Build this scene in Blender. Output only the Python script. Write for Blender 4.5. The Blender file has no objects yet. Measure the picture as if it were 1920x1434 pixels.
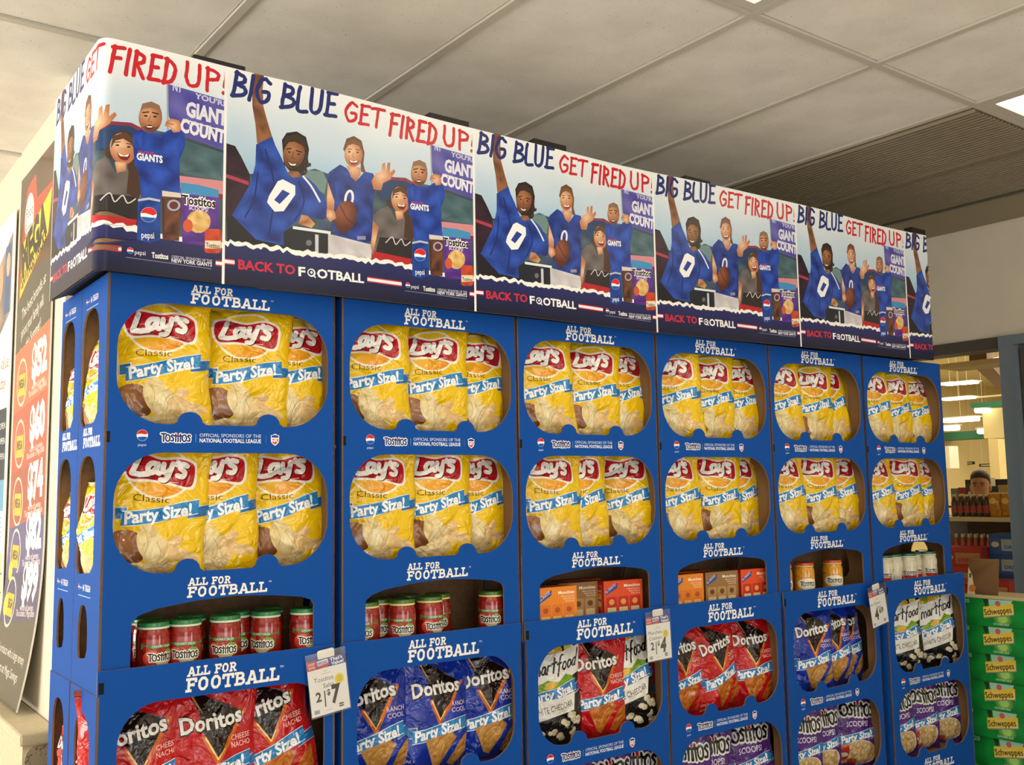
import bpy, bmesh, math, random
from mathutils import Vector, Matrix
from mathutils.geometry import delaunay_2d_cdt
R = random.Random(7)
pi = math.pi; sin = math.sin; cos = math.cos
S = bpy.context.scene
COL = S.collection

# ------------------------------------------------------------------ camera
FPX = 1871.73
YAW, PIT, ROL = .6391, .1066, -.0169
CAMP = Vector((-.6396, -2.4497, 1.60))
_fw = Vector((sin(YAW)*cos(PIT), cos(YAW)*cos(PIT), sin(PIT)))
_rt = Vector((cos(YAW), -sin(YAW), 0)); _up = _rt.cross(_fw)
CR = _rt*cos(ROL)+_up*sin(ROL); CU = _up*cos(ROL)-_rt*sin(ROL)
cam_d = bpy.data.cameras.new('camera'); cam_d.sensor_fit = 'HORIZONTAL'; cam_d.sensor_width = 36
cam_d.lens = FPX*36/1920; cam_d.clip_start = .05; cam_d.clip_end = 200
cam = bpy.data.objects.new('camera', cam_d); COL.objects.link(cam)
m = Matrix((CR, CU, -_fw)).transposed().to_4x4(); m.translation = CAMP; cam.matrix_world = m
S.camera = cam
# ------------------------------------------------------------------ light
S.view_settings.view_transform = 'Standard'; S.view_settings.look = 'None'
S.view_settings.gamma = 1; S.view_settings.use_curve_mapping = False
S.view_settings.exposure = -.52
W = bpy.data.worlds.new('overcast_sky'); S.world = W; W.use_nodes = True
_bg = W.node_tree.nodes['Background']; _bg.inputs[0].default_value = (.86, .93, 1, 1); _bg.inputs[1].default_value = .6
def area(name, loc, target, sx, sy, power, color):
    d = bpy.data.lights.new(name, 'AREA'); d.shape = 'RECTANGLE'; d.size = sx; d.size_y = sy; d.energy = power; d.color = color
    o = bpy.data.objects.new(name, d); COL.objects.link(o); o.location = loc
    o.rotation_euler = (Vector(target)-Vector(loc)).to_track_quat('-Z', 'Y').to_euler()
    return o
# daylight through the storefront glazing behind the viewer and along the left side
area('storefront_daylight', (-1.2, -5.4, 1.7), (-1.2, 0, 1.7), 2.0, 2.1, 56, (.93, .97, 1))
area('entrance_daylight', (2.9, -5.4, 1.35), (2.9, 0, 1.35), .8, 2.0, 34, (.97, .98, 1))
area('side_glazing_daylight', (-4.3, 1.3, 1.4), (0, 1.3, 1.4), 3.6, 1.7, 290, (1, .96, .86))
_sd = bpy.data.lights.new('sun', 'SUN'); _sd.energy = 34; _sd.angle = .02; _sd.color = (1, .95, .86)
_so = bpy.data.objects.new('sun', _sd); COL.objects.link(_so); _so.rotation_euler = Vector((.30, .62, -.72)).to_track_quat('-Z', 'Y').to_euler()

# ------------------------------------------------------------------ helpers
def lin(c):
    if isinstance(c, str):
        c = c.lstrip('#'); c = [int(c[i:i+2], 16)/255 for i in (0, 2, 4)]
    return tuple((v/12.92 if v <= .04045 else ((v+.055)/1.055)**2.4) for v in c)
def mixc(a, b, t):
    t = max(0, min(1, t)); return tuple(a[i]*(1-t)+b[i]*t for i in range(3))
def link(o, parent=None):
    COL.objects.link(o)
    if parent: o.parent = parent
    return o
def obj(name, me, mats=None, parent=None, loc=None, rot=None):
    o = bpy.data.objects.new(name, me)
    if mats is not None and me is not None and not me.materials:
        for mm in (mats if isinstance(mats, (list, tuple)) else [mats]): me.materials.append(mm)
    link(o, parent)
    if loc is not None: o.location = loc
    if rot is not None: o.rotation_euler = rot
    return o
def tag(o, label=None, cat=None, group=None, kind=None):
    if label: o['label'] = label
    if cat: o['category'] = cat
    if group: o['group'] = group
    if kind: o['kind'] = kind
    return o
def thing(name, label, cat, loc=(0, 0, 0), rot=(0, 0, 0), group=None):
    o = bpy.data.objects.new(name, None); link(o); o.empty_display_size = .05
    o.location = loc; o.rotation_euler = rot
    return tag(o, label, cat, group)
def struct(o): o['kind'] = 'structure'; return o
def mesh(name, vs, fs, smooth=False):
    me = bpy.data.meshes.new(name); me.from_pydata(vs, [], fs); me.update()
    if smooth: me.polygons.foreach_set('use_smooth', [True]*len(me.polygons))
    return me
class MB:
    """collects boxes and lofts into one mesh"""
    def __init__(s): s.v = []; s.f = []
    def box(s, a, b, bev=0):
        x0, y0, z0 = a; x1, y1, z1 = b; n = len(s.v)
        s.v += [(x0,y0,z0),(x1,y0,z0),(x1,y1,z0),(x0,y1,z0),(x0,y0,z1),(x1,y0,z1),(x1,y1,z1),(x0,y1,z1)]
        s.f += [tuple(n+i for i in q) for q in ((0,3,2,1),(4,5,6,7),(0,1,5,4),(1,2,6,5),(2,3,7,6),(3,0,4,7))]
        return s
    def prism(s, pts, d, f):
        """polygon pts (2d) extruded by d, f(x,y,t)->xyz"""
        n = len(s.v); k = len(pts)
        s.v += [f(x, y, 0) for x, y in pts]+[f(x, y, d) for x, y in pts]
        s.f += [tuple(n+i for i in range(k)), tuple(n+k+i for i in reversed(range(k)))]
        s.f += [(n+(i+1) % k, n+i, n+k+i, n+k+(i+1) % k) for i in range(k)]
        return s
    def lathe(s, prof, seg=20, c=(0, 0, 0), cap=True):
        n = len(s.v); k = len(prof)
        for i in range(seg):
            a = 2*pi*i/seg
            s.v += [(c[0]+r*cos(a), c[1]+r*sin(a), c[2]+z) for r, z in prof]
        for i in range(seg):
            j = (i+1) % seg
            s.f += [(n+i*k+q, n+j*k+q, n+j*k+q+1, n+i*k+q+1) for q in range(k-1)]
        if cap:
            s.f.append(tuple(n+i*k for i in reversed(range(seg)))); s.f.append(tuple(n+i*k+k-1 for i in range(seg)))
        return s
    def tube(s, a, b, r, seg=8):
        a = Vector(a); b = Vector(b); d = (b-a).normalized(); p = d.orthogonal().normalized(); q = d.cross(p); n = len(s.v)
        for c in (a, b):
            for i in range(seg): s.v.append(tuple(c+p*(r*cos(2*pi*i/seg))+q*(r*sin(2*pi*i/seg))))
        s.f += [(n+i, n+(i+1) % seg, n+seg+(i+1) % seg, n+seg+i) for i in range(seg)]
        s.f += [tuple(n+i for i in reversed(range(seg))), tuple(n+seg+i for i in range(seg))]
        return s
    def mesh(s, name, smooth=False): return mesh(name, s.v, s.f, smooth)
def bevel(o, w, seg=2):
    md = o.modifiers.new('bevel', 'BEVEL'); md.width = w; md.segments = seg; md.limit_method = 'ANGLE'; return o

# ------------------------------------------------------------------ materials
MATS = {}
def mat(name, col=None, rough=.5, spec=.5, metal=0, attr=False, noise=None, bump=None, coat=0, emit=None, estr=0, alpha=None, mult=None):
    """procedural principled material. noise=(scale, amount, dark colour), bump=(scale, strength), attr: colour attribute print"""
    if name in MATS: return MATS[name]
    mt = bpy.data.materials.new(name); mt.use_nodes = True; nt = mt.node_tree; N = nt.nodes; L = nt.links
    b = N['Principled BSDF']; b.inputs['Roughness'].default_value = rough; b.inputs['Metallic'].default_value = metal
    b.inputs['Specular IOR Level'].default_value = spec; b.inputs['Coat Weight'].default_value = coat; b.inputs['Coat Roughness'].default_value = .08
    tc = N.new('ShaderNodeTexCoord'); src = None
    if attr:
        a = N.new('ShaderNodeAttribute'); a.attribute_name = 'print'; src = a.outputs['Color']
    elif col is not None:
        c = N.new('ShaderNodeRGB'); c.outputs[0].default_value = (*lin(col), 1); src = c.outputs[0]
    if noise:
        t = N.new('ShaderNodeTexNoise'); t.inputs['Scale'].default_value = noise[0]; t.inputs['Detail'].default_value = 6
        L.new(tc.outputs['Object'], t.inputs['Vector'])
        r = N.new('ShaderNodeValToRGB'); r.color_ramp.elements[0].position = .38; r.color_ramp.elements[1].position = .62
        L.new(t.outputs['Fac'], r.inputs['Fac'])
        mul = N.new('ShaderNodeMath'); mul.operation = 'MULTIPLY'; mul.inputs[1].default_value = noise[1]; L.new(r.outputs['Color'], mul.inputs[0])
        mx = N.new('ShaderNodeMix'); mx.data_type = 'RGBA'; L.new(mul.outputs[0], mx.inputs[0])
        L.new(src, mx.inputs[6]); mx.inputs[7].default_value = (*lin(noise[2]), 1); src = mx.outputs[2]
    if src: L.new(src, b.inputs['Base Color'])
    if bump:
        t = N.new('ShaderNodeTexNoise'); t.inputs['Scale'].default_value = bump[0]; t.inputs['Detail'].default_value = 4
        L.new(tc.outputs['Object'], t.inputs['Vector'])
        bp = N.new('ShaderNodeBump'); bp.inputs['Strength'].default_value = bump[1]; bp.inputs['Distance'].default_value = .01
        L.new(t.outputs['Fac'], bp.inputs['Height']); L.new(bp.outputs[0], b.inputs['Normal'])
    if emit:
        b.inputs['Emission Color'].default_value = (*lin(emit), 1); b.inputs['Emission Strength'].default_value = estr
    MATS[name] = mt; return mt
M_card = mat('printed_corrugated_card', attr=True, rough=.6, spec=.16, bump=(260, .05))
M_foil = mat('printed_film', attr=True, rough=.17, spec=.7)
def creases(mt, scale, strength):
    nt = mt.node_tree; N = nt.nodes; L = nt.links; tc = [n for n in N if n.type == 'TEX_COORD'][0]
    t = N.new('ShaderNodeTexNoise'); t.inputs['Scale'].default_value = scale; t.inputs['Detail'].default_value = 3; t.inputs['Distortion'].default_value = 1.2; L.new(tc.outputs['Object'], t.inputs['Vector'])
    a = N.new('ShaderNodeMath'); a.operation = 'SUBTRACT'; a.inputs[1].default_value = .5; L.new(t.outputs['Fac'], a.inputs[0])
    b = N.new('ShaderNodeMath'); b.operation = 'ABSOLUTE'; L.new(a.outputs[0], b.inputs[0])
    c = N.new('ShaderNodeMath'); c.operation = 'MINIMUM'; c.inputs[1].default_value = .10; L.new(b.outputs[0], c.inputs[0])
    bp = N.new('ShaderNodeBump'); bp.inputs['Strength'].default_value = strength; bp.inputs['Distance'].default_value = .03; L.new(c.outputs[0], bp.inputs['Height']); L.new(bp.outputs[0], N['Principled BSDF'].inputs['Normal'])
creases(M_foil, 11, .8)
M_paper = mat('printed_paper', attr=True, rough=.5, spec=.3)
M_gloss = mat('printed_gloss_sheet', attr=True, rough=.22, spec=.5)
M_kraft = mat('kraft_card', '8a6a48', rough=.8, noise=(60, .4, '6d5238'))
M_blue = mat('blue_card', '0b44a2', rough=.55, noise=(40, .15, '093a90'))
M_black = mat('black_plastic', '15130f', rough=.45)
M_dark = mat('dark_board', '0d0f1c', rough=.5)
def speckle(name, col, dot, scale, thr, rough=.9):
    mt = mat(name, col, rough=rough, spec=.2, noise=(6, .18, dot)); nt = mt.node_tree; N = nt.nodes; L = nt.links; b = N['Principled BSDF']
    tc = [n for n in N if n.type == 'TEX_COORD'][0]
    t = N.new('ShaderNodeTexNoise'); t.inputs['Scale'].default_value = scale; t.inputs['Detail'].default_value = 2; L.new(tc.outputs['Object'], t.inputs['Vector'])
    r = N.new('ShaderNodeValToRGB'); r.color_ramp.elements[0].position = thr; r.color_ramp.elements[0].color = (0,0,0,1); r.color_ramp.elements[1].position = thr+.03
    L.new(t.outputs['Fac'], r.inputs['Fac'])
    old = b.inputs['Base Color'].links[0].from_socket
    mx = N.new('ShaderNodeMix'); mx.data_type = 'RGBA'; L.new(r.outputs['Color'], mx.inputs[0]); L.new(old, mx.inputs[6]); mx.inputs[7].default_value = (*lin(dot), 1)
    L.new(mx.outputs[2], b.inputs['Base Color'])
    bp = N.new('ShaderNodeBump'); bp.inputs['Strength'].default_value = .3; bp.inputs['Distance'].default_value = .004; bp.invert = True
    L.new(r.outputs['Color'], bp.inputs['Height']); L.new(bp.outputs[0], b.inputs['Normal'])
    return mt

# ------------------------------------------------------------------ print art: layered polygons -> one coloured triangulation
_txt = {}
def font_mesh(body, bold, shear):
    k = (body, round(bold, 4), shear)
    if k in _txt: return _txt[k]
    cu = bpy.data.curves.new('t', 'FONT'); cu.body = body; cu.resolution_u = 2; cu.offset = bold; cu.shear = shear; cu.fill_mode = 'FRONT'
    o = bpy.data.objects.new('t', cu); COL.objects.link(o)
    dg = bpy.context.evaluated_depsgraph_get(); e = o.evaluated_get(dg); me = e.to_mesh()
    vs = [(v.co.x, v.co.y) for v in me.vertices]; fs = [tuple(p.vertices) for p in me.polygons]
    e.to_mesh_clear(); bpy.data.objects.remove(o); bpy.data.curves.remove(cu)
    _txt[k] = (vs, fs); return _txt[k]
CAPH = None
def smoothline(p, n=5):
    out = []
    for i in range(len(p)-1):
        a = p[max(i-1, 0)]; b = p[i]; c = p[i+1]; d = p[min(i+2, len(p)-1)]
        for k in range(n):
            t = k/n
            out.append(tuple(.5*((2*b[j])+(-a[j]+c[j])*t+(2*a[j]-5*b[j]+4*c[j]-d[j])*t*t+(-a[j]+3*b[j]-3*c[j]+d[j])*t**3) for j in (0, 1)))
    out.append(p[-1]); return out
def ell(cx, cy, rx, ry, n=24, rot=0, a0=0, a1=2*pi):
    c, s = cos(rot), sin(rot); o = []
    m_ = n if abs(a1-a0-2*pi) < 1e-6 else n+1
    for i in range(m_):
        a = a0+(a1-a0)*i/n; x = rx*cos(a); y = ry*sin(a); o.append((cx+x*c-y*s, cy+x*s+y*c))
    return o
def rrect(x0, y0, x1, y1, rx, ry=None, n=6):
    ry = ry or rx; o = []
    for cx, cy, a in ((x1-rx, y0+ry, -pi/2), (x1-rx, y1-ry, 0), (x0+rx, y1-ry, pi/2), (x0+rx, y0+ry, pi)):
        o += [(cx+rx*cos(a+pi/2*i/n), cy+ry*sin(a+pi/2*i/n)) for i in range(n+1)]
    return o
def clip_rect(p, w, h):
    if all(0 <= x <= w and 0 <= y <= h for x, y in p): q = p
    else:
        q = p
        for ax, lim, sg in ((0, 0., 1), (0, w, -1), (1, 0., 1), (1, h, -1)):
            o = []
            for i in range(len(q)):
                a, b = q[i-1], q[i]; da = (a[ax]-lim)*sg; db = (b[ax]-lim)*sg
                if (da >= 0) != (db >= 0):
                    t = da/(da-db); c = [a[0]+(b[0]-a[0])*t, a[1]+(b[1]-a[1])*t]; c[ax] = lim; o.append(tuple(c))
                if db >= 0: o.append(b)
            q = o
            if not q: return []
    o = []
    for v in q:
        if not o or abs(v[0]-o[-1][0])+abs(v[1]-o[-1][1]) > 1e-3: o.append(v)
    while len(o) > 1 and abs(o[0][0]-o[-1][0])+abs(o[0][1]-o[-1][1]) <= 1e-3: o.pop()
    return o
class Art:
    def __init__(s, w, h, base):
        s.w = w; s.h = h; s.L = []; s.pts = []; s.tr = None
        s.poly([(0, 0), (w, 0), (w, h), (0, h)], base)
    def _c(s, col):
        return None if col is None else (col if callable(col) else lin(col))
    def poly(s, pts, col):
        if s.tr: pts = [s.tr(*p) for p in pts]
        s.L.append(([pts], s._c(col))); return s
    def polys(s, pl, col):
        if s.tr: pl = [[s.tr(*p) for p in q] for q in pl]
        s.L.append((pl, s._c(col))); return s
    def rect(s, x0, y0, x1, y1, col): return s.poly([(x0,y0),(x1,y0),(x1,y1),(x0,y1)], col)
    def ell(s, cx, cy, rx, ry, col, n=20, rot=0): return s.poly(ell(cx, cy, rx, ry, n, rot), col)
    def strokes(s, lines, w, col, cap=True, taper=0):
        pl = []
        for ln in lines:
            n = len(ln)
            for i in range(n-1):
                (x0, y0), (x1, y1) = ln[i], ln[i+1]; d = math.hypot(x1-x0, y1-y0)
                if d < 1e-6: continue
                wa = w/2*(1-taper*i/(n-1)); wb = w/2*(1-taper*(i+1)/(n-1)); nx, ny = -(y1-y0)/d, (x1-x0)/d
                pl.append([(x0-nx*wa,y0-ny*wa),(x1-nx*wb,y1-ny*wb),(x1+nx*wb,y1+ny*wb),(x0+nx*wa,y0+ny*wa)])
                if cap or i > 0: pl.append(ell(x0, y0, wa, wa, 8))
            if cap: pl.append(ell(ln[-1][0], ln[-1][1], w/2*(1-taper), w/2*(1-taper), 8))
        return s.polys(pl, col)
    def text(s, body, x, y, h, col, width=None, rot=0, shear=0, bold=0, align='L'):
        global CAPH
        if CAPH is None:
            CAPH = max(v[1] for v in font_mesh('H', 0, 0)[0])
        vs, fs = font_mesh(body, bold, shear)
        x0 = min(v[0] for v in vs); x1 = max(v[0] for v in vs); k = h/CAPH; kx = width/(x1-x0) if width else k
        ww = (x1-x0)*kx; ox = {'L': 0, 'C': -ww/2, 'R': -ww}[align]; c, sn = cos(rot), sin(rot)
        q = []
        for a, b in vs:
            px = (a-x0)*kx+ox; py = b*k; q.append((x+px*c-py*sn, y+px*sn+py*c))
        return s.polys([[q[i] for i in f] for f in fs], col)
    def grid(s, dx, dy, x0=0, x1=None, jit=.12):
        x1 = s.w if x1 is None else x1; r = random.Random(3); nx = max(1, round((x1-x0)/dx)); ny = max(1, round(s.h/dy))
        for i in range(nx+1):
            for j in range(ny+1):
                e = 0 < i < nx; f = 0 < j < ny
                s.pts.append((x0+(x1-x0)*i/nx+(r.uniform(-jit, jit)*dx if e else 0), s.h*j/ny+(r.uniform(-jit, jit)*dy if f else 0)))
        return s
    def solve(s):
        vs = []; fs = []; lay = []
        for li, (pl, c) in enumerate(s.L):
            for p in pl:
                p = clip_rect(p, s.w, s.h)
                if len(p) < 3: continue
                a = sum(p[i][0]*p[(i+1) % len(p)][1]-p[(i+1) % len(p)][0]*p[i][1] for i in range(len(p)))
                if abs(a) < 2e-5: continue
                if a < 0: p = p[::-1]
                n = len(vs); vs += [Vector(q) for q in p]; fs.append(list(range(n, n+len(p)))); lay.append(li)
        vs += [Vector(p) for p in s.pts]
        V, E, F, ov, oe, of = delaunay_2d_cdt(vs, [], fs, 0, 1e-5)
        out = []
        for f, o in zip(F, of):
            if not o: continue
            l = max(lay[i] for i in o); c = s.L[l][1]
            if c is None: continue
            out.append((tuple(f), c))
        s.V = [(v.x, v.y) for v in V]; s.F = out; return s
    def mesh(s, name, f, nrm=None, thick=None, back='8a6a48', clip=None, extra=None):
        """f(x,y)->xyz.  thick: f(x,y,t) is called with t=0 and t=thick and a rim is added"""
        if not hasattr(s, 'F'): s.solve()
        F = s.F
        if clip: F = [q for q in F if clip(*[sum(s.V[i][k] for i in q[0])/3 for k in (0, 1)])]
        used = sorted({i for q in F for i in q[0]}); ix = {v: k for k, v in enumerate(used)}
        vs = [f(*s.V[i], 0) if thick is not None else f(*s.V[i]) for i in used]; fs = []; cols = []
        for t, c in F:
            fs.append(tuple(ix[i] for i in t))
            for i in t: cols += (*(c(*s.V[i]) if callable(c) else c), 1)
        if thick is not None:
            n = len(vs); vs += [f(*s.V[i], thick) for i in used]; bc = lin(back); cnt = {}
            for t, c in F:
                for a, b in ((t[0],t[1]),(t[1],t[2]),(t[2],t[0])): cnt[(a, b)] = 1
                fs.append(tuple(n+ix[i] for i in reversed(t))); cols += (*bc, 1)*3
            for (a, b) in cnt:
                if (b, a) not in cnt:
                    fs.append((ix[b], ix[a], n+ix[a], n+ix[b])); cols += (*bc, 1)*4
        me = bpy.data.meshes.new(name); me.from_pydata(vs, [], fs)
        at = me.color_attributes.new('print', 'FLOAT_COLOR', 'CORNER'); at.data.foreach_set('color', cols)
        me.update()
        if nrm:
            me.polygons.foreach_set('use_smooth', [True]*len(me.polygons))
            me.normals_split_custom_set_from_vertices([nrm(*s.V[i]) for i in used])
        return me

# slab lettering for the display cases
def slab_lines(ch):
    se = lambda x, y, w=.2: [(x-w, y), (x+w, y)]
    o8 = [(.18,.3),(.18,.7),(.33,.9),(.51,.9),(.66,.7),(.66,.3),(.51,.1),(.33,.1),(.18,.3)]
    return {'A': ([[(.14,.05),(.38,.93)],[(.7,.05),(.46,.93)],[(.24,.33),(.6,.33)],se(.14,.08,.17),se(.7,.08,.17),[(.26,.92),(.5,.92)]], .84),
     'L': ([[(.24,.05),(.24,.95)],se(.24,.92),[(.04,.09),(.74,.09)],[(.68,.05),(.68,.36)]], .76),
     'F': ([[(.24,.05),(.24,.95)],se(.24,.08),[(.04,.91),(.74,.91)],[(.68,.66),(.68,.95)],[(.24,.5),(.56,.5)],[(.54,.38),(.54,.62)]], .76),
     'O': ([o8], .84),
     'R': ([[(.22,.05),(.22,.95)],se(.2,.08,.18),[(.04,.91),(.5,.91),(.64,.78),(.64,.62),(.5,.48),(.22,.48)],[(.44,.48),(.64,.08)],[(.56,.08),(.8,.08)]], .82),
     'T': ([[(.4,.05),(.4,.95)],se(.4,.08,.2),[(.02,.91),(.78,.91)],[(.08,.62),(.08,.95)],[(.72,.62),(.72,.95)]], .8),
     'B': ([[(.22,.05),(.22,.95)],[(.04,.91),(.5,.91),(.62,.8),(.62,.64),(.5,.52),(.22,.52)],[(.5,.52),(.68,.4),(.68,.2),(.52,.09),(.04,.09)]], .84)}[ch]
def slab(art, s, x, y, h, width, col):
    tot = sum(.42 if c == ' ' else slab_lines(c)[1] for c in s); kx = width/tot; cx = x; pl = []
    for c in s:
        if c == ' ': cx += .42*kx; continue
        ls, w = slab_lines(c); pl += [[(cx+px*kx+py*h*.06, y+py*h) for px, py in l] for l in ls]; cx += w*kx
    art.strokes(pl, h*.2, col, cap=False)
BR = {'B':[[(.15,0),(.22,1)],[(.2,.98),(.6,.85),(.6,.65),(.22,.52)],[(.24,.52),(.7,.4),(.65,.15),(.1,.02)]],
 'I':[[(.2,0),(.25,1)]],'G':[[(.75,.85),(.4,.98),(.12,.5),(.35,.03),(.7,.15),(.72,.45),(.45,.45)]],
 'L':[[(.2,1),(.15,.06),(.65,.02)]],'U':[[(.15,1),(.15,.2),(.4,.02),(.65,.25),(.68,1)]],
 'E':[[(.2,0),(.22,1)],[(.15,.97),(.65,1)],[(.2,.52),(.55,.55)],[(.12,.03),(.68,.04)]],
 'T':[[(.4,0),(.42,.98)],[(.02,.95),(.8,1)]],'F':[[(.2,-.02),(.24,1)],[(.12,.96),(.7,1)],[(.22,.55),(.58,.57)]],
 'R':[[(.2,0),(.22,1)],[(.18,.98),(.6,.85),(.55,.6),(.22,.5)],[(.3,.5),(.7,-.02)]],
 'D':[[(.2,0),(.22,1)],[(.15,.98),(.6,.8),(.68,.4),(.5,.1),(.12,.02)]],
 'P':[[(.2,-.03),(.22,1)],[(.18,.98),(.65,.85),(.6,.58),(.22,.48)]],'!':[[(.24,.3),(.3,1.03)],[(.18,.02),(.22,.06)]]}
BRW = {'I':.38,'!':.4,'L':.68,'P':.72,'B':.78,'E':.75,'F':.72}
# ------------------------------------------------------------------ the place: porch of a supermarket, display against its back wall
CE = 2.95           # ceiling height
M_tile = speckle('mineral_ceiling_tile', 'dedad2', '9a948a', 130, .685)
M_bar = mat('ceiling_bar_paint', 'b9b4a8', rough=.45)
M_wall = mat('warm_wall_paint', 'd6cdbb', rough=.8, noise=(9, .2, 'c9bfab'))
M_white = mat('white_trim_paint', 'ece7da', rough=.5)
M_conc = mat('beige_concrete', 'cfc3a6', rough=.85, noise=(40, .4, 'bdb091'), bump=(180, .3))
M_aggr = speckle('exposed_aggregate', 'a39883', '6b6152', 90, .6)
M_floor = speckle('vinyl_floor', 'b9b0a0', '8a8275', 60, .66, .35)
M_out = mat('pavement', '8f8c86', rough=.9, noise=(2, .3, '7d7a75'))
M_alu = mat('painted_frame_steel', '6f7c86', rough=.4, noise=(12, .2, '65717b'))
M_bronze = mat('bronze_frame', '4a443c', rough=.45)
M_glass = bpy.data.materials.new('window_glass'); M_glass.use_nodes = True
_n = M_glass.node_tree; _n.nodes.remove(_n.nodes['Principled BSDF'])
_t = _n.nodes.new('ShaderNodeBsdfTransparent'); _g = _n.nodes.new('ShaderNodeBsdfGlossy'); _g.inputs['Roughness'].default_value = .02
_m = _n.nodes.new('ShaderNodeMixShader'); _m.inputs[0].default_value = .04
_n.links.new(_t.outputs[0], _m.inputs[1]); _n.links.new(_g.outputs[0], _m.inputs[2]); _n.links.new(_m.outputs[0], _n.nodes['Material Output'].inputs[0])

struct(obj('floor', MB().box((-4.5, -5.6, -.1), (26, 9, 0)).mesh('floor'), M_floor))
struct(obj('ground_outside', MB().box((-40, -40, -.14), (60, 30, -.102)).mesh('pavement'), M_out))
# ceiling: slab, grid of bars, tiles laid in it
ceil = struct(obj('ceiling', MB().box((-4.5, -5.6, CE+.03), (4.62, 3.4, CE+.12)).mesh('ceiling_slab'), M_bar))
XB = [.36+.606*i for i in range(-8, 7)]; YB = [-.665+1.225*j for j in range(-4, 4)]
tile_cache = {}
def tile_mesh(w, d):
    k = (round(w, 3), round(d, 3))
    if k not in tile_cache:
        a = .006; me = mesh('ceiling_tile', [(0,0,.02),(w,0,.02),(w,d,.02),(0,d,.02),(0,0,a),(w,0,a),(w,d,a),(0,d,a),(a,a,0),(w-a,a,0),(w-a,d-a,0),(a,d-a,0)],
          [(0,1,2,3),(0,4,5,1),(1,5,6,2),(2,6,7,3),(3,7,4,0),(4,8,9,5),(5,9,10,6),(6,10,11,7),(7,11,8,4),(11,10,9,8)])
        me.materials.append(M_tile); tile_cache[k] = me
    return tile_cache[k]
lights_at = {(2.784, -1.89), (.966, -1.89), (-1.458, -1.89), (-.852, -3.115), (.966, -3.115)}
for i in range(len(XB)-1):
    for j in range(len(YB)-1):
        x, y = XB[i], YB[j]
        if x > 2.7 and y > -.7: continue
        if any(abs(x-a) < .05 and abs(y-b) < .05 for a, b in lights_at): continue
        if y > 1.7 and x > .2: continue
        obj('ceiling_tile', tile_mesh(.606-.02, 1.225-.02), None, ceil, (x+.01, y+.01, CE+.004))
for i, x in enumerate(XB):
    if x < 2.9: obj('ceiling_bar', MB().box((x-.0125, -5.5, CE-.004), (x+.0125, 3.1, CE+.012)).mesh('bar'), M_bar, ceil)
for y in YB:
    for i in range(len(XB)-1):
        if XB[i] > 2.7 and y > -.5: continue
        obj('ceiling_bar', MB().box((XB[i]+.013, y-.0125, CE-.004), (XB[i+1]-.013, y+.0125, CE+.012)).mesh('bar'), M_bar, ceil)
# ribbed metal ceiling panel over the right end
M_rib = mat('ribbed_metal', '857a64', rough=.5, metal=.35)
rib = struct(obj('trim_1', MB().box((2.81, -.65, CE), (3.97, 1.8, CE+.02)).mesh('ribbed_ceiling_backing'), M_rib))
vs = []; 
for k in range(42):
    x = 2.822+k*.0272
    obj('rib', MB().prism([(0, 0), (.014, 0), (.011, -.012), (.003, -.012)], 2.44, lambda a, b, t: (a, b*0+t, b)).mesh('rib') if k == 0 else bpy.data.meshes['rib'], M_rib, rib, (x, -.645, CE))
obj('rib_seam', MB().box((3.35, -.645, CE-.02), (3.375, 1.8, CE)).mesh('rib_seam'), M_rib, rib)
struct(obj('trim_2', MB().box((3.97, -5.5, CE-.004), (4.46, 1.8, CE+.02)).mesh('ceiling_border'), mat('ceiling_border_paint', '958b77', rough=.8)))
struct(obj('trim_3', MB().box((3.955, -5.5, CE-.02), (3.975, 1.8, CE+.02)).mesh('ceiling_edge_angle'), M_bronze))
# lamps set into the ceiling grid
M_lens = mat('lit_lamp_lens', 'fff4dc', emit='fff0d2', estr=5.0)
for n, (x, y) in enumerate(sorted(lights_at)):
    lab = {2.784: 'lit fluorescent ceiling lamp at right corner beside the ribbed panel', .966: 'lit fluorescent ceiling lamp above the display front, %s' % ('nearest the banner' if y > -2 else 'farther from the banner'), -1.458: 'lit ceiling lamp left of the display end', -.852: 'lit ceiling lamp behind the viewer on the left'}[x]
    t = thing('ceiling_lamp', lab, 'ceiling lamp', (x, y, CE), group='fluorescent ceiling lamps')
    fr = MB().box((.014, .014, -.003), (.592, .05, .02)).box((.014, 1.175, -.003), (.592, 1.211, .02)).box((.014, .05, -.003), (.05, 1.175, .02)).box((.556, .05, -.003), (.592, 1.175, .02))
    obj('frame', fr.mesh('lamp_frame'), M_bar, t)
    obj('lens', MB().box((.05, .05, .004), (.556, 1.175, .016)).mesh('lamp_lens'), M_lens, t)
# walls
struct(obj('wall_left', MB().box((.1, 1.0, 0), (.22, 3.4, CE+.02)).mesh('wall_left'), M_wall))
struct(obj('wall_back', MB().box((.1, .9, 0), (4.62, 1.0, CE+.02)).mesh('wall_back'), M_wall))
struct(obj('trim_4', MB().box((.085, .885, .905), (.125, .93, CE)).mesh('corner_post'), M_white))
struct(obj('wall_far', MB().box((-4.5, 3.4, 0), (.22, 3.5, CE+.1)).mesh('wall_far'), M_wall))
lg = MB().box((0, .86, 0), (.1, 3.4, .89)).mesh('ledge_body')
ledge = struct(obj('wall_ledge', lg, M_conc))
o = bevel(obj('ledge_cap', MB().box((-.012, .845, .872), (.1, 3.4, .905)).mesh('ledge_cap'), M_conc, ledge), .008)
obj('ledge_cap_front', MB().box((.1, .845, .872), (1.2, .9, .905)).mesh('ledge_cap_front'), M_conc, ledge)
obj('aggregate_panel', MB().prism(rrect(.006, .1, 1.2, .866, .03), .02, lambda a, b, t: (a, .852+t, b)).mesh('aggregate_panel'), M_aggr, ledge)
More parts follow.
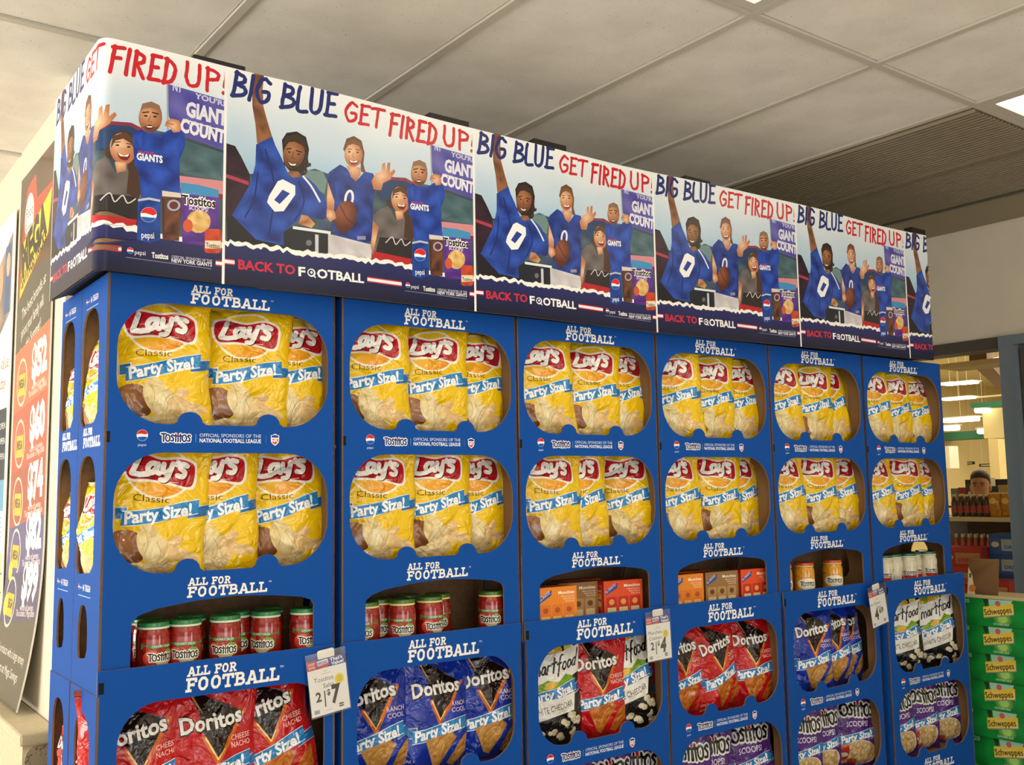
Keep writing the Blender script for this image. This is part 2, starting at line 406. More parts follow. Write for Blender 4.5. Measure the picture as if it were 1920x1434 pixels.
# right wall: header above a framed opening into the shop
WX = 4.47
struct(obj('wall_right', MB().box((WX, -5.6, 2.345), (WX+.15, 1.0, CE+.02)).mesh('wall_right_header'), M_wall))
struct(obj('wall_right_low', MB().box((WX, .12, 0), (WX+.15, 1.0, .30)).mesh('wall_right_low'), M_wall))
w1 = struct(obj('window_1', MB().box((WX-.02, .155, 2.285), (WX+.12, .92, 2.345)).mesh('head_rail'), M_bronze))
obj('mullion', MB().box((WX-.035, .085, 0), (WX+.12, .158, 2.345)).mesh('mullion'), M_alu, w1)
obj('head_rail', MB().box((WX-.03, -3, 2.295), (WX+.12, .085, 2.345)).mesh('head_rail'), M_alu, w1)
obj('sill_rail', MB().box((WX-.02, .158, .30), (WX+.12, .92, .36)).mesh('sill_rail'), M_alu, w1)
obj('pane', MB().box((WX+.05, .158, .36), (WX+.056, .92, 2.285)).mesh('pane'), M_glass, w1)
d1 = struct(obj('door_1', MB().box((WX+.02, .02, .02), (WX+.07, .078, 2.28)).mesh('door_stile'), M_bronze))
obj('door_rail', MB().box((WX+.02, -.95, 2.19), (WX+.07, .02, 2.28)).mesh('door_rail'), M_bronze, d1)
obj('door_pane', MB().box((WX+.042, -.9, .25), (WX+.048, .02, 2.19)).mesh('door_pane'), M_glass, d1)
obj('door_bottom_rail', MB().box((WX+.02, -.95, .02), (WX+.07, .02, .25)).mesh('door_bottom_rail'), M_bronze, d1)
obj('door_stile', MB().box((WX+.02, -1.0, .02), (WX+.07, -.95, 2.28)).mesh('door_stile'), M_bronze, d1)
# storefront behind the viewer (low wall, posts, head) that the daylight comes through
sf = struct(obj('wall_front', MB().box((-4.5, -5.6, 0), (4.6, -5.45, .5)).box((-4.5, -5.6, 2.75), (4.6, -5.45, CE+.1)).box((3.5,-5.6,.5),(4.6,-5.45,2.75)).mesh('storefront'), M_wall))
for x in (-4.45, -3.2, -1.9, -.6, .7, 2.0, 3.45):
    obj('storefront_post', MB().box((x, -5.58, .5), (x+.06, -5.48, 2.75)).mesh('post'), M_alu, sf)
struct(obj('sun_blocker', MB().box((.6, -9, 2.92), (5.2, -5.6, 3.02)).mesh('sun_blocker_slab'), M_bronze))  # unseen slab added to keep the sun off the right of the porch
sd = struct(obj('wall_side', MB().box((-4.5, -5.6, 0), (-4.35, 3.4, .5)).box((-4.5, -5.6, 2.75), (-4.35, 3.4, CE+.1)).mesh('side_glazing'), M_wall))
for y in (-4.2, -2.9, -1.6, -.3, 1.0, 2.3):
    obj('storefront_post', MB().box((-4.48, y, .5), (-4.38, y+.06, 2.75)).mesh('post'), M_alu, sd)
struct(obj('wall_right_front', MB().box((WX, -5.6, 0), (WX+.15, -1.1, 2.345)).mesh('wall_right_front'), M_wall))

# ------------------------------------------------------------------ display cases
BL = '084ca2'
def logo_row(a, y, sc=1.):
    """drink globe, chip brand, sponsor lines, league shield; y = centre line, cm"""
    globe(a, 8.7, y+.5, 1.35*sc); a.text('pepsi', 8.7, y-2.1, .65, 'cfe0f5', align='C')
    tosti(a, 13.2, y-.9, 7.2, 2.0, '0c2f7c', 'f2f2ee')
    a.rect(21.6, y-1.0, 21.68, y+1.0, '9fc0ea')
    a.text('OFFICIAL SPONSORS OF THE', 22.6, y+.35, .85, 'd6e4f6', width=16)
    a.text('NATIONAL FOOTBALL LEAGUE', 22.6, y-1.0, .95, 'f4f7fb', width=16, bold=.02)
    a.rect(39.9, y-1.0, 39.96, y+1.0, '6f97d6')
    shield(a, 42.4, y, 1.15)
def globe(a, x, y, r):
    a.ell(x, y, r, r, 'f4f4f2', 20)
    top = ell(x, y, r*.96, r*.96, 14, 0, .25, pi-.1)
    a.poly(top+smoothline([top[-1], (x-.3*r, y+.28*r), (x+.35*r, y+.18*r), top[0]], 3)[1:-1], 'd8232f')
    bt = ell(x, y, r*.96, r*.96, 14, 0, pi+.45, 2*pi-.35)
    a.poly(bt+smoothline([bt[-1], (x+.3*r, y-.25*r), (x-.4*r, y-.3*r), bt[0]], 3)[1:-1], '0b57b8')
def tosti(a, x, y, w, h, fill, outline, out2=None):
    ow = .42
    gl = {'T':([[(.35,0),(.35,.95)],[(0,.92),(.7,.92)]],.62),'O':([ell(.36,.42,.33,.4,14)+[(.69,.42)]],.78),'S':([[(.5,.7),(.3,.82),(.1,.66),(.45,.36),(.4,.08),(.06,.1)]],.58),
          't':([[(.22,0),(.22,.9)],[(0,.68),(.46,.68)]],.46),'I':([[(.12,0),(.12,.62)]],.26)}
    seq = ['T','O','S','t','I','t','O','S']; tot = sum(gl[c][1] for c in seq); k = w/tot; cx = x; ls = []; dots = []
    for c in seq:
        l, ww = gl[c]; ls += [[(cx+px*k, y+py*h) for px, py in q] for q in l]
        if c == 'I': dots.append((cx+.12*k, y+.86*h))
        cx += ww*k
    if out2: a.strokes(ls, h*.62, out2); a.strokes(ls, h*.42, outline)
    else: a.strokes(ls, h*ow, outline)
    a.strokes(ls, h*.18, fill)
    for d in dots: a.ell(d[0], d[1], h*.13, h*.13, 'd8232f', 8)
def shield(a, x, y, s):
    pts = [(-1,.9),(-.5,1.0),(0,1.25),(.5,1.0),(1,.9),(.95,-.5),(.6,-.95),(0,-1.35),(-.6,-.95),(-.95,-.5)]
    a.poly([(x+px*s, y+py*s*1.05) for px, py in pts], 'f2f4f7')
    a.poly([(x+px*s*.84, y+.35*s+py*s*.2+.3*s) for px, py in ((-1,-1.2),(1,-1.2),(.95,1),(0,1.9),(-.95,1))], '24479d')
    a.poly([(x+px*s, y+py*s) for px, py in ((-.78,.12),(.78,.12),(.74,-.5),(.45,-.85),(0,-1.15),(-.45,-.85),(-.74,-.5))], 'd5303c')
    a.text('NFL', x, y-.62*s, .62*s, 'ffffff', align='C', bold=.03)
def window_shape(x0, x1, z0, z1, r, bumps):
    """rounded opening with two finger-hole tabs rising from its lower edge"""
    o = []
    o += [(x0+r*(1-cos(t)), z0+r*(1-sin(t))) for t in [pi/2*i/8 for i in range(9)]]     # left side going down to bottom
    for b in bumps:
        o += [(b-4.0, z0), (b-3.4, z0+.5)]+[(b-3.1*cos(t), z0+.6+2.6*sin(t)) for t in [pi*i/8 for i in range(9)]]+[(b+3.4, z0+.5), (b+4.0, z0)]
    o += [(x1-r*(1-sin(t)), z0+r*(1-cos(t))) for t in [pi/2*i/8 for i in range(9)]]
    o += [(x1-r*(1-cos(t)), z1-r*(1-sin(t))) for t in [pi/2*i/8 for i in range(9)]]
    o += [(x0+r*(1-sin(t)), z1-r*(1-cos(t))) for t in [pi/2*i/8 for i in range(9)]]
    return o
CW = 59.5
def dashes(a, x, y0, y1, col='0a3a96'):
    y = y0
    while y < y1: a.rect(x, y, x+.25, y+1.0, col); y += 2.2
def upper_front():
    z0 = 114; H = 213.2-z0; a = Art(CW, H, BL)
    slab(a, 'ALL FOR', 20.0, 212.4-2.0-z0, 1.9, 10.6, 'f4f3ee'); slab(a, 'FOOTBALL', 19.6, 207.6-z0, 2.6, 21, 'f4f3ee'); a.text('TM', 40.9, 210-z0, .4, 'f4f3ee')
    slab(a, 'ALL FOR', 20.4, 138.0-z0, 1.8, 10.6, 'f4f3ee'); slab(a, 'FOOTBALL', 20, 135.2-z0, 2.5, 20.6, 'f4f3ee'); a.text('TM', 41, 137.5-z0, .4, 'f4f3ee')
    logo_row(a, 173.9-z0)
    dashes(a, .25, 2, H-2); dashes(a, CW-.6, 2, H-2)
    a.rect(0.1, 172.6-z0, 1.3, 175.2-z0, '15120f')
    a.poly(window_shape(2.4, 57.4, 177.2-z0, 207-z0, 11.5, (20.2, 40.6)), None)
    a.poly(window_shape(2.4, 57.4, 141.4-z0, 170.3-z0, 11.5, (20.2, 40.6)), None)
    a.poly([(7,117.2-z0),(53.5,117.2-z0),(53.5,131-z0),(52.8,132.2-z0),(50,133.2-z0),(42,134.2-z0),(32,134.8-z0),(22,134.3-z0),(13,133.2-z0),(9,132-z0),(7.2,130.6-z0)], None)
    return a.mesh('upper_front', lambda x, y, t: (x/100, t, y/100), thick=.005)
def lower_front():
    z0 = 13; H = 120.2-z0; a = Art(CW, H, BL)
    slab(a, 'ALL FOR', 20.6, 116.6-z0, 2.2, 12.2, 'f4f3ee'); slab(a, 'FOOTBALL', 20, 113.0-z0, 3.2, 24, 'f4f3ee'); a.text('TM', 44.2, 116-z0, .5, 'f4f3ee')
    logo_row(a, 78.6-z0)
    slab(a, 'ALL FOR', 20.6, 44.6-z0, 2.0, 11.6, 'f4f3ee'); slab(a, 'FOOTBALL', 20, 41.4-z0, 2.8, 22.5, 'f4f3ee')
    a.rect(.3, 115-z0, 1.5, 117.6-z0, '15120f')
    a.poly(window_shape(4.6, 56.6, 82.3-z0, 111.8-z0, 9.5, (20.2, 40.6)), None)
    a.poly(window_shape(4.6, 56.6, 48.5-z0, 75.4-z0, 10, (20.2, 40.6)), None)
    return a.mesh('lower_front', lambda x, y, t: (x/100, t, y/100), thick=.005)
def arch(x0, x1, z0, z1):
    m_ = (x0+x1)/2; w = (x1-x0)/2
    return [(x0+w*.25, z0), (x1-w*.35, z0+.8), (x1, z0+3)]+[(m_+w*cos(t)**.8 if cos(t) > 0 else m_-w*(-cos(t))**.8, z1-7+7*sin(t)) for t in [pi*i/10 for i in range(11)]]+[(x0, z0+2)]
def side_logos(a, x, y):
    globe(a, x, y, .7); a.text('pepsi', x+1, y-.3, .6, 'd5e3f5'); shield(a, x+4.4, y, .6); tosti(a, x+6, y-.5, 4.6, 1.2, '0c2f7c', 'f2f2ee'); a.rect(x-.3, y-2.1, x+11, y-1.9, '9fc0ea')
def side_upper(D):
    z0 = 114; a = Art(D, 213.2-z0, BL); k = D/24.7
    side_logos(a, 5*k, 209-z0); slab(a, 'ALL FOR', 5*k, 175-z0, 1.8, 8.5, 'f4f3ee'); slab(a, 'FOOTBALL', 5*k, 172-z0, 2.5, 16, 'f4f3ee')
    side_logos(a, 5*k, 138-z0)
    dashes(a, .2, 2, 98); dashes(a, D-.5, 2, 98)
    a.poly(arch(1.5*k, 17.6*k, 177.2-z0, 206.8-z0), None); a.poly(arch(1.5*k, 17.6*k, 141-z0, 170-z0), None)
    a.poly(arch(5*k, 14*k, 120.8-z0, 134-z0), None)
    return a.mesh('upper_side', lambda x, y, t: (t, (D-x)/100, y/100), thick=.005)
def side_lower(D):
    z0 = 13; a = Art(D, 114.5-z0, BL); k = D/24.7
    a.poly(arch(5*k, 19*k, 82-z0, 109-z0), None); a.poly(arch(5*k, 19*k, 48-z0, 75-z0), None); dashes(a, D-.5, 2, 99)
    return a.mesh('lower_side', lambda x, y, t: (t, (D-x)/100, y/100), thick=.005)
UF = upper_front(); LF = lower_front(); SU = side_upper(24.7); SL = side_lower(24.7); SU2 = side_upper(21.2); SL2 = side_lower(21.2)
for me in (UF, LF, SU, SL, SU2, SL2): me.materials.append(M_card)
def tray(w, d, name='tray'):
    return MB().box((.006, .008, -.006), (w-.006, d-.004, 0)).box((.006, .008, 0), (w-.006, .012, .018)).mesh(name)
ORD = ['first', 'second', 'third', 'fourth', 'fifth', 'sixth']
TR = {}
def case(kind, col, x, y, D, label, z=0, front=True):
    up = kind == 'upper'; z0, z1 = (1.14, 2.132) if up else (.13, 1.145)
    t = thing('display_case', label, 'display case', (x, y, z0), group='blue cardboard display cases')
    w = CW/100
    if front: obj('front_panel', UF if up else LF, None, t)
    else: obj('front_panel', MB().box((.006, 0, 0), (w-.006, .004, z1-z0)).mesh('inner_front_panel'), M_kraft, t)
    sm = (SU if up else SL) if D > .23 else (SU2 if up else SL2)
    obj('side_panel', sm, None, t)
    rp = obj('side_panel', sm, None, t, (w, 0, 0)); rp.scale.x = -1
    obj('back_panel', MB().box((.006, D-.006, 0), (w-.006, D-.001, z1-z0)).mesh('back_panel'), M_kraft, t)
    if up: obj('top_panel', MB().box((.004, .006, z1-z0-.005), (w-.004, D-.001, z1-z0-.0005)).mesh('top_panel'), M_blue, t)
    for zz in ((1.737, 1.377, 1.168) if up else (.787, .462)):
        k = round(D, 3)
        if k not in TR: TR[k] = tray(w, D)
        obj('shelf', TR[k], M_kraft, t, (0, 0, zz-z0))
    return t
CX = [-.013]+[.6*i+.0025 for i in range(1, 6)]
for i in range(6):
    case('upper', i, CX[i], 0, .247, 'tall blue upper display case with two chip windows, %s column from the left' % ORD[i])
LX = [CX[0]-.003, CX[1]-.004, CX[2]+.004, CX[3]+.003, CX[4]+.012, CX[5]+.035]; LY = [-.008, -.008, -.01, -.008, -.01, -.03]
for i in range(6):
    case('lower', i, LX[i], LY[i], .247, 'blue lower display case with a raised front lip, %s column from the left' % ORD[i])
case('upper', 0, CX[0], .25, .212, 'upper blue display case standing behind the first column, seen from its side', front=False)
case('lower', 0, LX[0], .25, .212, 'lower blue display case standing behind the first column, seen from its side', front=False)
# pallets under the display
M_wood = mat('pallet_wood', '9c7d55', rough=.8, noise=(20, .4, '7c603e'))
for i in range(3):
    t = thing('pallet', 'wooden pallet under %s pair of display columns' % ORD[i], 'pallet', (i*1.2, 0, 0), group='pallets')
    for y in (.02, .18, .34): obj('runner', MB().box((.0, y, 0), (1.18, y+.09, .105)).mesh('runner'), M_wood, t)
    for k in range(7): obj('deck_board', MB().box((k*.165+.01, 0, .105), (k*.165+.15, .46, .128)).mesh('deck_board'), M_wood, t)
# ------------------------------------------------------------------ snack bags
BW, BH = 26., 36.
def shade(c0, c1, f):
    a, b = lin(c0), lin(c1); return lambda x, y: mixc(a, b, f(x, y))
def nz(x, y, s=1.):
    return .5+.25*sin(x*1.7*s+2*sin(y*.9*s))+.25*sin(y*2.3*s+1.5*sin(x*1.3*s+1))
def party_band(a, dy=0, c='1f86cf', cd='1670b8', bold=.035):
    a.poly([(0,15.0+dy),(6.4,15.4+dy),(6.4,18.3+dy),(0,18.0+dy)], 'e9f3f8'); a.poly([(0,15.2+dy),(6.2,15.6+dy),(6.2,18.1+dy),(0,17.8+dy)], cd)
    a.poly([(21,16.2+dy),(26,17.4+dy),(26,20.2+dy),(21,19+dy)], 'e9f3f8'); a.poly([(21,16.4+dy),(26,17.6+dy),(26,20+dy),(21,18.8+dy)], cd)
    lo = [(5.2,13.6+dy),(9,14.0+dy),(14,15.1+dy),(19,16.7+dy),(23.4,17.6+dy)]
    a.poly(lo+[(x, y+3.7) for x, y in reversed(lo)], 'eef6fa'); a.poly([(x, y+.2) for x, y in lo]+[(x, y+3.5) for x, y in reversed(lo)], c)
    a.text('Party Size!', 6.0, 14.2+dy, 2.75, 'ffffff', width=16.4, rot=.2, shear=.12, bold=bold)
def lays_art():
    a = Art(BW, BH, shade('f4cb0e', 'eab408', lambda x, y: .3*nz(x*.3, y*.3)))
    a.rect(0, 34.6, 26, 36, 'e8c21c')
    a.ell(13.3, 27.2, 8.0, 6.6, 'f9f3d8', 32)
    a.ell(13.3, 27.2, 7.4, 6.0, shade('f8cf2a', 'ee8e1c', lambda x, y: ((x-7)/14+(28-y)/9)*.6), 30)
    a.poly(smoothline([(4.3,28.6),(5.0,31.2),(9,31.9),(13.5,31.1),(18,31.6),(21.9,30.6),(22.7,28),(22.3,24.6),(20.6,23.4),(16,24.3),(11,24.7),(6.6,24.4),(4.9,26),(4.3,28.6)], 4)[:-1], 'fbf6ea')
    a.poly(smoothline([(4.9,28.4),(5.6,30.7),(9,31.3),(13.5,30.5),(18,31),(21.4,30.1),(22.1,28),(21.7,25),(20.2,24.1),(16,24.9),(11,25.3),(6.9,25),(5.5,26.2),(4.9,28.4)], 4)[:-1], shade('d0202c', 'a8141f', lambda x, y: (31-y)/8))
    ls = [smoothline([(8.3,30.6),(7.6,28.6),(6.7,26.4)], 4)+[(8.6,26.2),(10.6,26.6)],
          smoothline([(12.6,29.3),(11.3,29.3),(10.4,28.2),(10.7,27.0),(11.7,27.2),(12.6,28.6)], 4), [(12.8,29.4),(12.4,27.4),(13.2,27.0)],
          smoothline([(14.2,29.5),(14.0,28),(14.7,27.3),(15.9,28.3)], 4), smoothline([(16.3,29.7),(15.7,27.5),(14.8,25.6),(13.6,25.5)], 4),
          [(17.6,30.2),(17.3,29.6)], smoothline([(20.0,29.5),(18.7,29.8),(18.2,28.9),(19.5,27.9),(19.0,26.7),(17.6,26.9)], 4)]
    a.strokes([[(x+.25, y-.2) for x, y in l] for l in ls], 1.35, '5d0d12'); a.strokes(ls, 1.3, 'fdfbf6')
    a.rect(15.6, 24.95, 18, 25.15, 'f0d0c0')
    a.text('Classic', 7.4, 19.9, 1.6, '54430c', width=8.8)
    party_band(a)
    # potato and slices
    a.ell(7.0, 8.8, 5.0, 4.2, shade('b07a4e', '6f3f26', lambda x, y: math.hypot(x-5.8, y-10.2)/6.5), 24, -.25)
    pale = shade('f3e3a6', 'cfae66', lambda x, y: .75*nz(x, y, .9))
    a.ell(12.4, 10.2, 3.0, 4.4, pale, 20, .35); a.ell(14.4, 8.0, 3.6, 3.6, shade('f6e9b8', 'd4b676', lambda x, y: math.hypot(x-13.6, y-9)/4.6), 20, .5)
    a.poly(smoothline([(15,8.5),(18,12.2),(20.5,11.4),(19.6,9.3),(23.2,8.3),(25,6.4),(21,6.0),(17,6.6),(15,8.5)], 3)[:-1], shade('f3d99a', 'd7a867', lambda x, y: nz(x, y)))
    a.poly(smoothline([(5.2,3.6),(9,5.4),(14,5.2),(18.6,6.2),(17.2,3.6),(13,2.2),(8,2.2),(5.2,3.6)], 3)[:-1], shade('f5e4b0', 'd0aa6c', lambda x, y: nz(x+3, y)))
    for q in ([(11.2,12.6),(12,10),(11.4,7.6)], [(14,10.6),(15.2,8),(14.6,5.8)], [(17,10.2),(19,9.4),(21,8)], [(8,3.6),(12,4),(16,4.6)]): a.strokes([smoothline(q, 3)], .14, 'c39b58')
    return a.grid(.95, .95)
def doritos_art(base, dark, sub, chipc, chipd):
    a = Art(BW, BH, shade(base, dark, lambda x, y: .55*nz(x*.25, y*.25)))
    a.rect(0, 34.6, 26, 36, dark)
    a.poly([(6.4,33.2),(13,30.4),(19.6,27.4),(20.6,25.6),(14.2,15.6),(11.0,21.4),(9.4,26.8)], '1a0c0b')
    a.strokes([[(6.4,33.4),(10.2,27.0)],[(6.4,33.4),(14,31.2)]], .9, 'd96a1c', taper=.8); a.strokes([[(6.5,33.1),(9.8,27.6)]], .35, 'f7d06a', taper=.8)
    a.strokes([[(10.9,21.0),(14.2,15.2)],[(21.6,26.6),(14.2,15.2)]], 1.15, 'd8631a'); a.strokes([[(11.2,21.0),(14.2,15.9),(21.2,26.2)]], .4, 'f9dc86')
    a.text('Doritos', 4.8, 21.8, 3.9, '1d0c0c', width=16.8, rot=.14, bold=.07); a.text('Doritos', 5.0, 22.0, 3.7, 'f6f4f0', width=16.3, rot=.14, bold=.03)
    a.strokes([[(16.0,18.6),(19.6,23.8)]], .7, 'e27a1e', taper=.5)
    for k, tx in enumerate(sub): a.text(tx, 23.6, 18.2-1.75*k+1.9, 1.25, 'f3d9cf', width=5.6, align='R', rot=.05)
    party_band(a, -4.2)
    chip = shade(chipc, chipd, lambda x, y: nz(x, y, 1.6))
    a.poly([(9.6,10.4),(18.6,12.4),(20.4,11.0),(15.2,2.4),(13.2,3.2)], chip); a.poly([(24.6,12.0),(20.8,8.6),(18.4,3.4),(20.4,2.8),(24.8,6.6)], shade(chipc, chipd, lambda x, y: .3+.7*nz(x+5, y, 1.6)))
    a.strokes([[(18.8,12.1),(20.2,10.8),(15.2,2.6)]], .3, chipd)
    a.text('ONLY', 3.2, 4.6, .8, 'f0e4df'); a.text('NET WT 16 OZ', 2.8, 3.0, .5, 'f0e4df')
    return a.grid(.95, .95)
def smart_art():
    a = Art(BW, BH, '17161a')
    corn = shade('f2cf2e', 'c9961a', lambda x, y: nz(x, y, 2.2))
    a.poly([(4.2,35.8),(7.6,35.9),(10.6,30),(9.6,26.2),(5.0,26.6),(3.2,30)], corn); a.poly([(13,35),(16,35.6),(18.6,31),(17.4,27.6),(11.4,27.2)], corn); a.poly([(20,33),(23.8,34),(22.6,29.4),(18.6,28.4)], 'ead04a')
    a.poly([(8,34),(11.5,31.5),(12.4,26.6),(10,26.4)], '8ea41f')
    a.poly([(0.6,27.0),(12,28.8),(25.6,31.6),(25.6,23.0),(14,20.4),(0.6,18.6)], 'f4f3ef')
    L = {'S':[smoothline([(3.0,1),(1.6,1.05),(1.0,.72),(2.2,.45),(1.6,.08),(.2,.12)],4)],'m':[smoothline([(0,.0),(.3,.55),(.9,.5),(.9,.02)],3),smoothline([(.9,.3),(1.4,.56),(1.8,.4),(1.8,.02)],3)],'a':[smoothline([(1.1,.5),(.4,.5),(.1,.15),(.7,.05),(1.1,.45),(1.2,.02)],3)],'r':[smoothline([(0,0),(.2,.5),(.9,.52)],3)],'t':[[(.5,0),(.8,.95)],[(.1,.6),(1.3,.66)]],'f':[smoothline([(1.4,1.05),(.8,.95),(.4,-.3)],3),[(.1,.5),(1.1,.55)]],'o':[ell(.6,.28,.5,.26,10)+[(1.1,.28)]],'d':[smoothline([(1.1,.5),(.4,.5),(.1,.15),(.7,.05),(1.1,.45)],3),[(1.4,1.1),(1.1,0)]]}
    Wd = {'S':3.2,'m':2.2,'a':1.6,'r':1.1,'t':1.4,'f':1.5,'o':1.4,'d':1.6}; cx = 0; ls = []
    for ch in 'Smartfood':
        for l in L[ch]: ls.append([(2.2+(cx+px+py*.5)*1.42, 21.4+(cx+px)*.26+py*4.6) for px, py in l])
        cx += Wd[ch]
    a.strokes(ls, .62, '111014')
    a.poly([(1,17.4),(8,19.6),(12,21.4),(16,20.8),(19,23.2),(22.6,22),(22,18.8),(10,16.8)], shade('8fbb2c', '5f8f1d', lambda x, y: nz(x, y))); a.ell(13, 19.8, 2.4, 1.0, 'e8b52a', 12, .3)
    party_band(a, 0, '2d7fc8', '1d4f9a')
    a.poly([(4.5,13.8),(22.5,17.2),(21.6,11.6),(6.5,8.4)], 'f1efe9'); a.text('WHITE CHEDDAR', 6.6, 10.4, 1.9, '1b1a1e', width=15, rot=.18)
    r = random.Random(5)
    for k, (x, y) in enumerate(((6,6.2),(9.5,4.2),(13.5,5.6),(16.5,3.2),(18.2,7.4),(21.2,5.4),(20.6,9.6),(23,8.2),(22.4,2.6))):
        for j in range(4):
            q = r.uniform(0, 6.3); a.ell(x+.9*cos(q), y+.9*sin(q), r.uniform(.8, 1.3), r.uniform(.7, 1.1), shade('f0ead2', 'b9a878', lambda X, Y, x=x, y=y: math.hypot(X-x+.4, Y-y-.6)/3.2), 9)
    return a.grid(.95, .95)
def tostitos_art():
    a = Art(BW, BH, shade('5d2a8e', '43186e', lambda x, y: .8*nz(x*.3, y*.3)))
    a.poly([(0,36),(26,36),(26,30.5),(20,31.6),(12,30.2),(5,31.4),(0,30)], shade('3a63b4', '2a3f98', lambda x, y: (36-y)/6))
    tosti(a, 3.0, 21.8, 20.4, 5.8, '141216', 'f4f2ee')
    a.ell(12.5, 29.2, 1.5, .8, 'e0b23a', 10)
    a.text('SCOOPS!', 14, 17.4, 2.2, 'efe6f5', width=11, align='C', rot=.06, bold=.01)
    party_band(a, -4.0)
    chip = shade('ecd49a', 'b98a4a', lambda x, y: nz(x, y, 1.5))
    a.poly(smoothline([(7.6,2.0),(7.0,6),(9,10.0),(14,11.6),(20,11.4),(23.4,8.4),(22.4,3.6),(16,1.2),(10,1.0),(7.6,2.0)], 3)[:-1], 'e6d8c4')
    a.poly(smoothline([(8,2.3),(7.5,6),(9.4,9.7),(14,11.1),(19.8,11),(22.8,8.2),(21.9,4),(16,1.6),(10,1.4),(8,2.3)], 3)[:-1], chip)
    for x, y in ((11,8.4),(14.4,9.4),(18,9.2),(13,6.2),(17,6.2),(20.4,7),(15.4,3.6),(11,4.2),(19,3.8)):
        a.ell(x, y, 1.7, 1.35, shade('f0deb0', 'a97a3c', lambda X, Y, x=x, y=y: math.hypot(X-x, Y-y-.4)/1.8), 10, .4)
    a.ell(8.0, 6.4, 2.6, 3.6, shade('d8452c', '9c1f1a', lambda x, y: nz(x, y, 1.4)), 16); a.ell(8.0, 5.6, 2.1, 1.0, 'e9e3d2', 12); a.ell(8.0, 9.4, 2.2, .7, 'e37a52', 12)
    a.ell(12.4, 2.4, 2.2, 1.5, shade('e0553a', 'a32620', lambda x, y: nz(x, y, 2)), 12)
    return a.grid(.95, .95)

def bag_fn(seed, T=.098):
    r = random.Random(seed); W_, H_ = BW/100, BH/100
    ph = [r.uniform(0, 6.28) for _ in range(14)]
    cr = [(r.uniform(-.8, .8), r.uniform(.15, .9), r.uniform(0, pi), r.uniform(.10, .28), r.uniform(.004, .010)*r.choice((-1, 1))) for _ in range(15)]
    def f(x, y):
        u = x/BW*2-1; v = y/BH
        vv = min(1, max(0, (v-.035)/.93)); s = max(0, sin(pi*vv))**.5
        c = max(0, 1-abs(u)**2.3)**.62
        t = T/2*c*s*(1+.10*sin(3*v+ph[0])*sin(2*u+ph[1])-.10*v)
        e = c**.5
        w = 0
        w += .0060*e*math.exp(-v/.16)*sin(u*11+ph[2]+2*v)+.0070*e*math.exp(-(1-v)/.2)*sin(u*9+ph[3])
        w += .0032*e*sin(7*u+5*v+ph[4])*sin(9*v-3*u+ph[5])
        for cu, cv, an, ln, am in cr:
            du = (u-cu)*.13; dv = (v-cv)*.36; p = du*cos(an)+dv*sin(an); q = -du*sin(an)+dv*cos(an)
            w += am*math.exp(-(p/(.45*ln))**2)*math.exp(-abs(q)/.011)*e
        X = u*W_/2*(1-.05*s)+.0035*sin(13*v+ph[6])*(u*u)*s
        Z = v*H_+.004*sin(3*u+ph[7])*(1 if v > .9 else v)
        tw = .010*sin(2.2*u+ph[8])*((v > .8)*(v-.8)*5) - .010*sin(2.6*u+ph[9])*((v < .2)*(.2-v)*5)
        return (X, -(t+w)+tw, Z)
    def b(x, y):
        X, Y, Z = f(x, y); u = x/BW*2-1; v = y/BH
        vv = min(1, max(0, (v-.035)/.93)); s = max(0, sin(pi*vv))**.5; c = max(0, 1-abs(u)**2.3)**.62
        tw = .010*sin(2.2*u+ph[8])*((v > .8)*(v-.8)*5) - .010*sin(2.6*u+ph[9])*((v < .2)*(.2-v)*5)
        return (X, T/2*c*s*.9+.0008+tw, Z)
    def n(x, y):
        h = .12; a = Vector(f(min(x+h, BW), y))-Vector(f(max(x-h, 0), y)); q = Vector(f(x, min(y+h, BH)))-Vector(f(x, max(y-h, 0)))
        k = a.cross(q); return k.normalized() if k.length > 1e-12 else Vector((0, -1, 0))
    return f, b, n
class BagKind:
    def __init__(s, key, art, back, nvar, words, T=.098):
        s.key = key; s.words = words; art.solve(); s.var = []
        mb = mat('bag_back_'+key, back, rough=.35, spec=.6, bump=(38, .1))
        for i in range(nvar):
            f, b, n = bag_fn(hash_(key)+i*17, T)
            fm = art.mesh('bag_front_'+key, f, n); fm.materials.append(M_foil)
            nx, ny = 14, 20; vs = [b(BW*i_/nx, BH*j/ny) for j in range(ny+1) for i_ in range(nx+1)]
            fs = [(j*(nx+1)+i_+1, j*(nx+1)+i_, (j+1)*(nx+1)+i_, (j+1)*(nx+1)+i_+1) for j in range(ny) for i_ in range(nx)]
            bm = mesh('bag_back_'+key, vs, fs, True); bm.materials.append(mb)
            sl = []
            for y0, y1 in ((34.6, 36), (0, 1.4)):
                vs = []; fs = []; K = 26; J = 6
                for j in range(J+1):
                    for k in range(K+1):
                        p = f(BW*k/K, y0+(y1-y0)*j/J); vs.append((p[0], p[1]-.0012-(.0012 if j % 2 else 0), p[2]))
                fs = [(j*(K+1)+k, j*(K+1)+k+1, (j+1)*(K+1)+k+1, (j+1)*(K+1)+k) for j in range(J) for k in range(K)]
                q = mesh('bag_seal_'+key, vs, fs, True); q.materials.append(mb); sl.append(q)
            s.var.append((fm, bm, sl[0], sl[1]))
        s.n = 0
    def put(s, loc, rot, label, group, var=None, sc=1.):
        v = s.var[(s.n if var is None else var) % len(s.var)]; s.n += 1
        t = thing('chip_bag', label, 'chip bag', loc, rot, group); t.scale = (sc, sc, sc)
        for nm, me in zip(('front_panel', 'back_panel', 'top_seal', 'bottom_seal'), v): obj(nm, me, None, t)
        return t
def hash_(k): return sum(ord(c)*(i+3) for i, c in enumerate(k))
YEL = BagKind('yellow', lays_art(), 'd9c98a', 6, 'yellow potato chip bag')
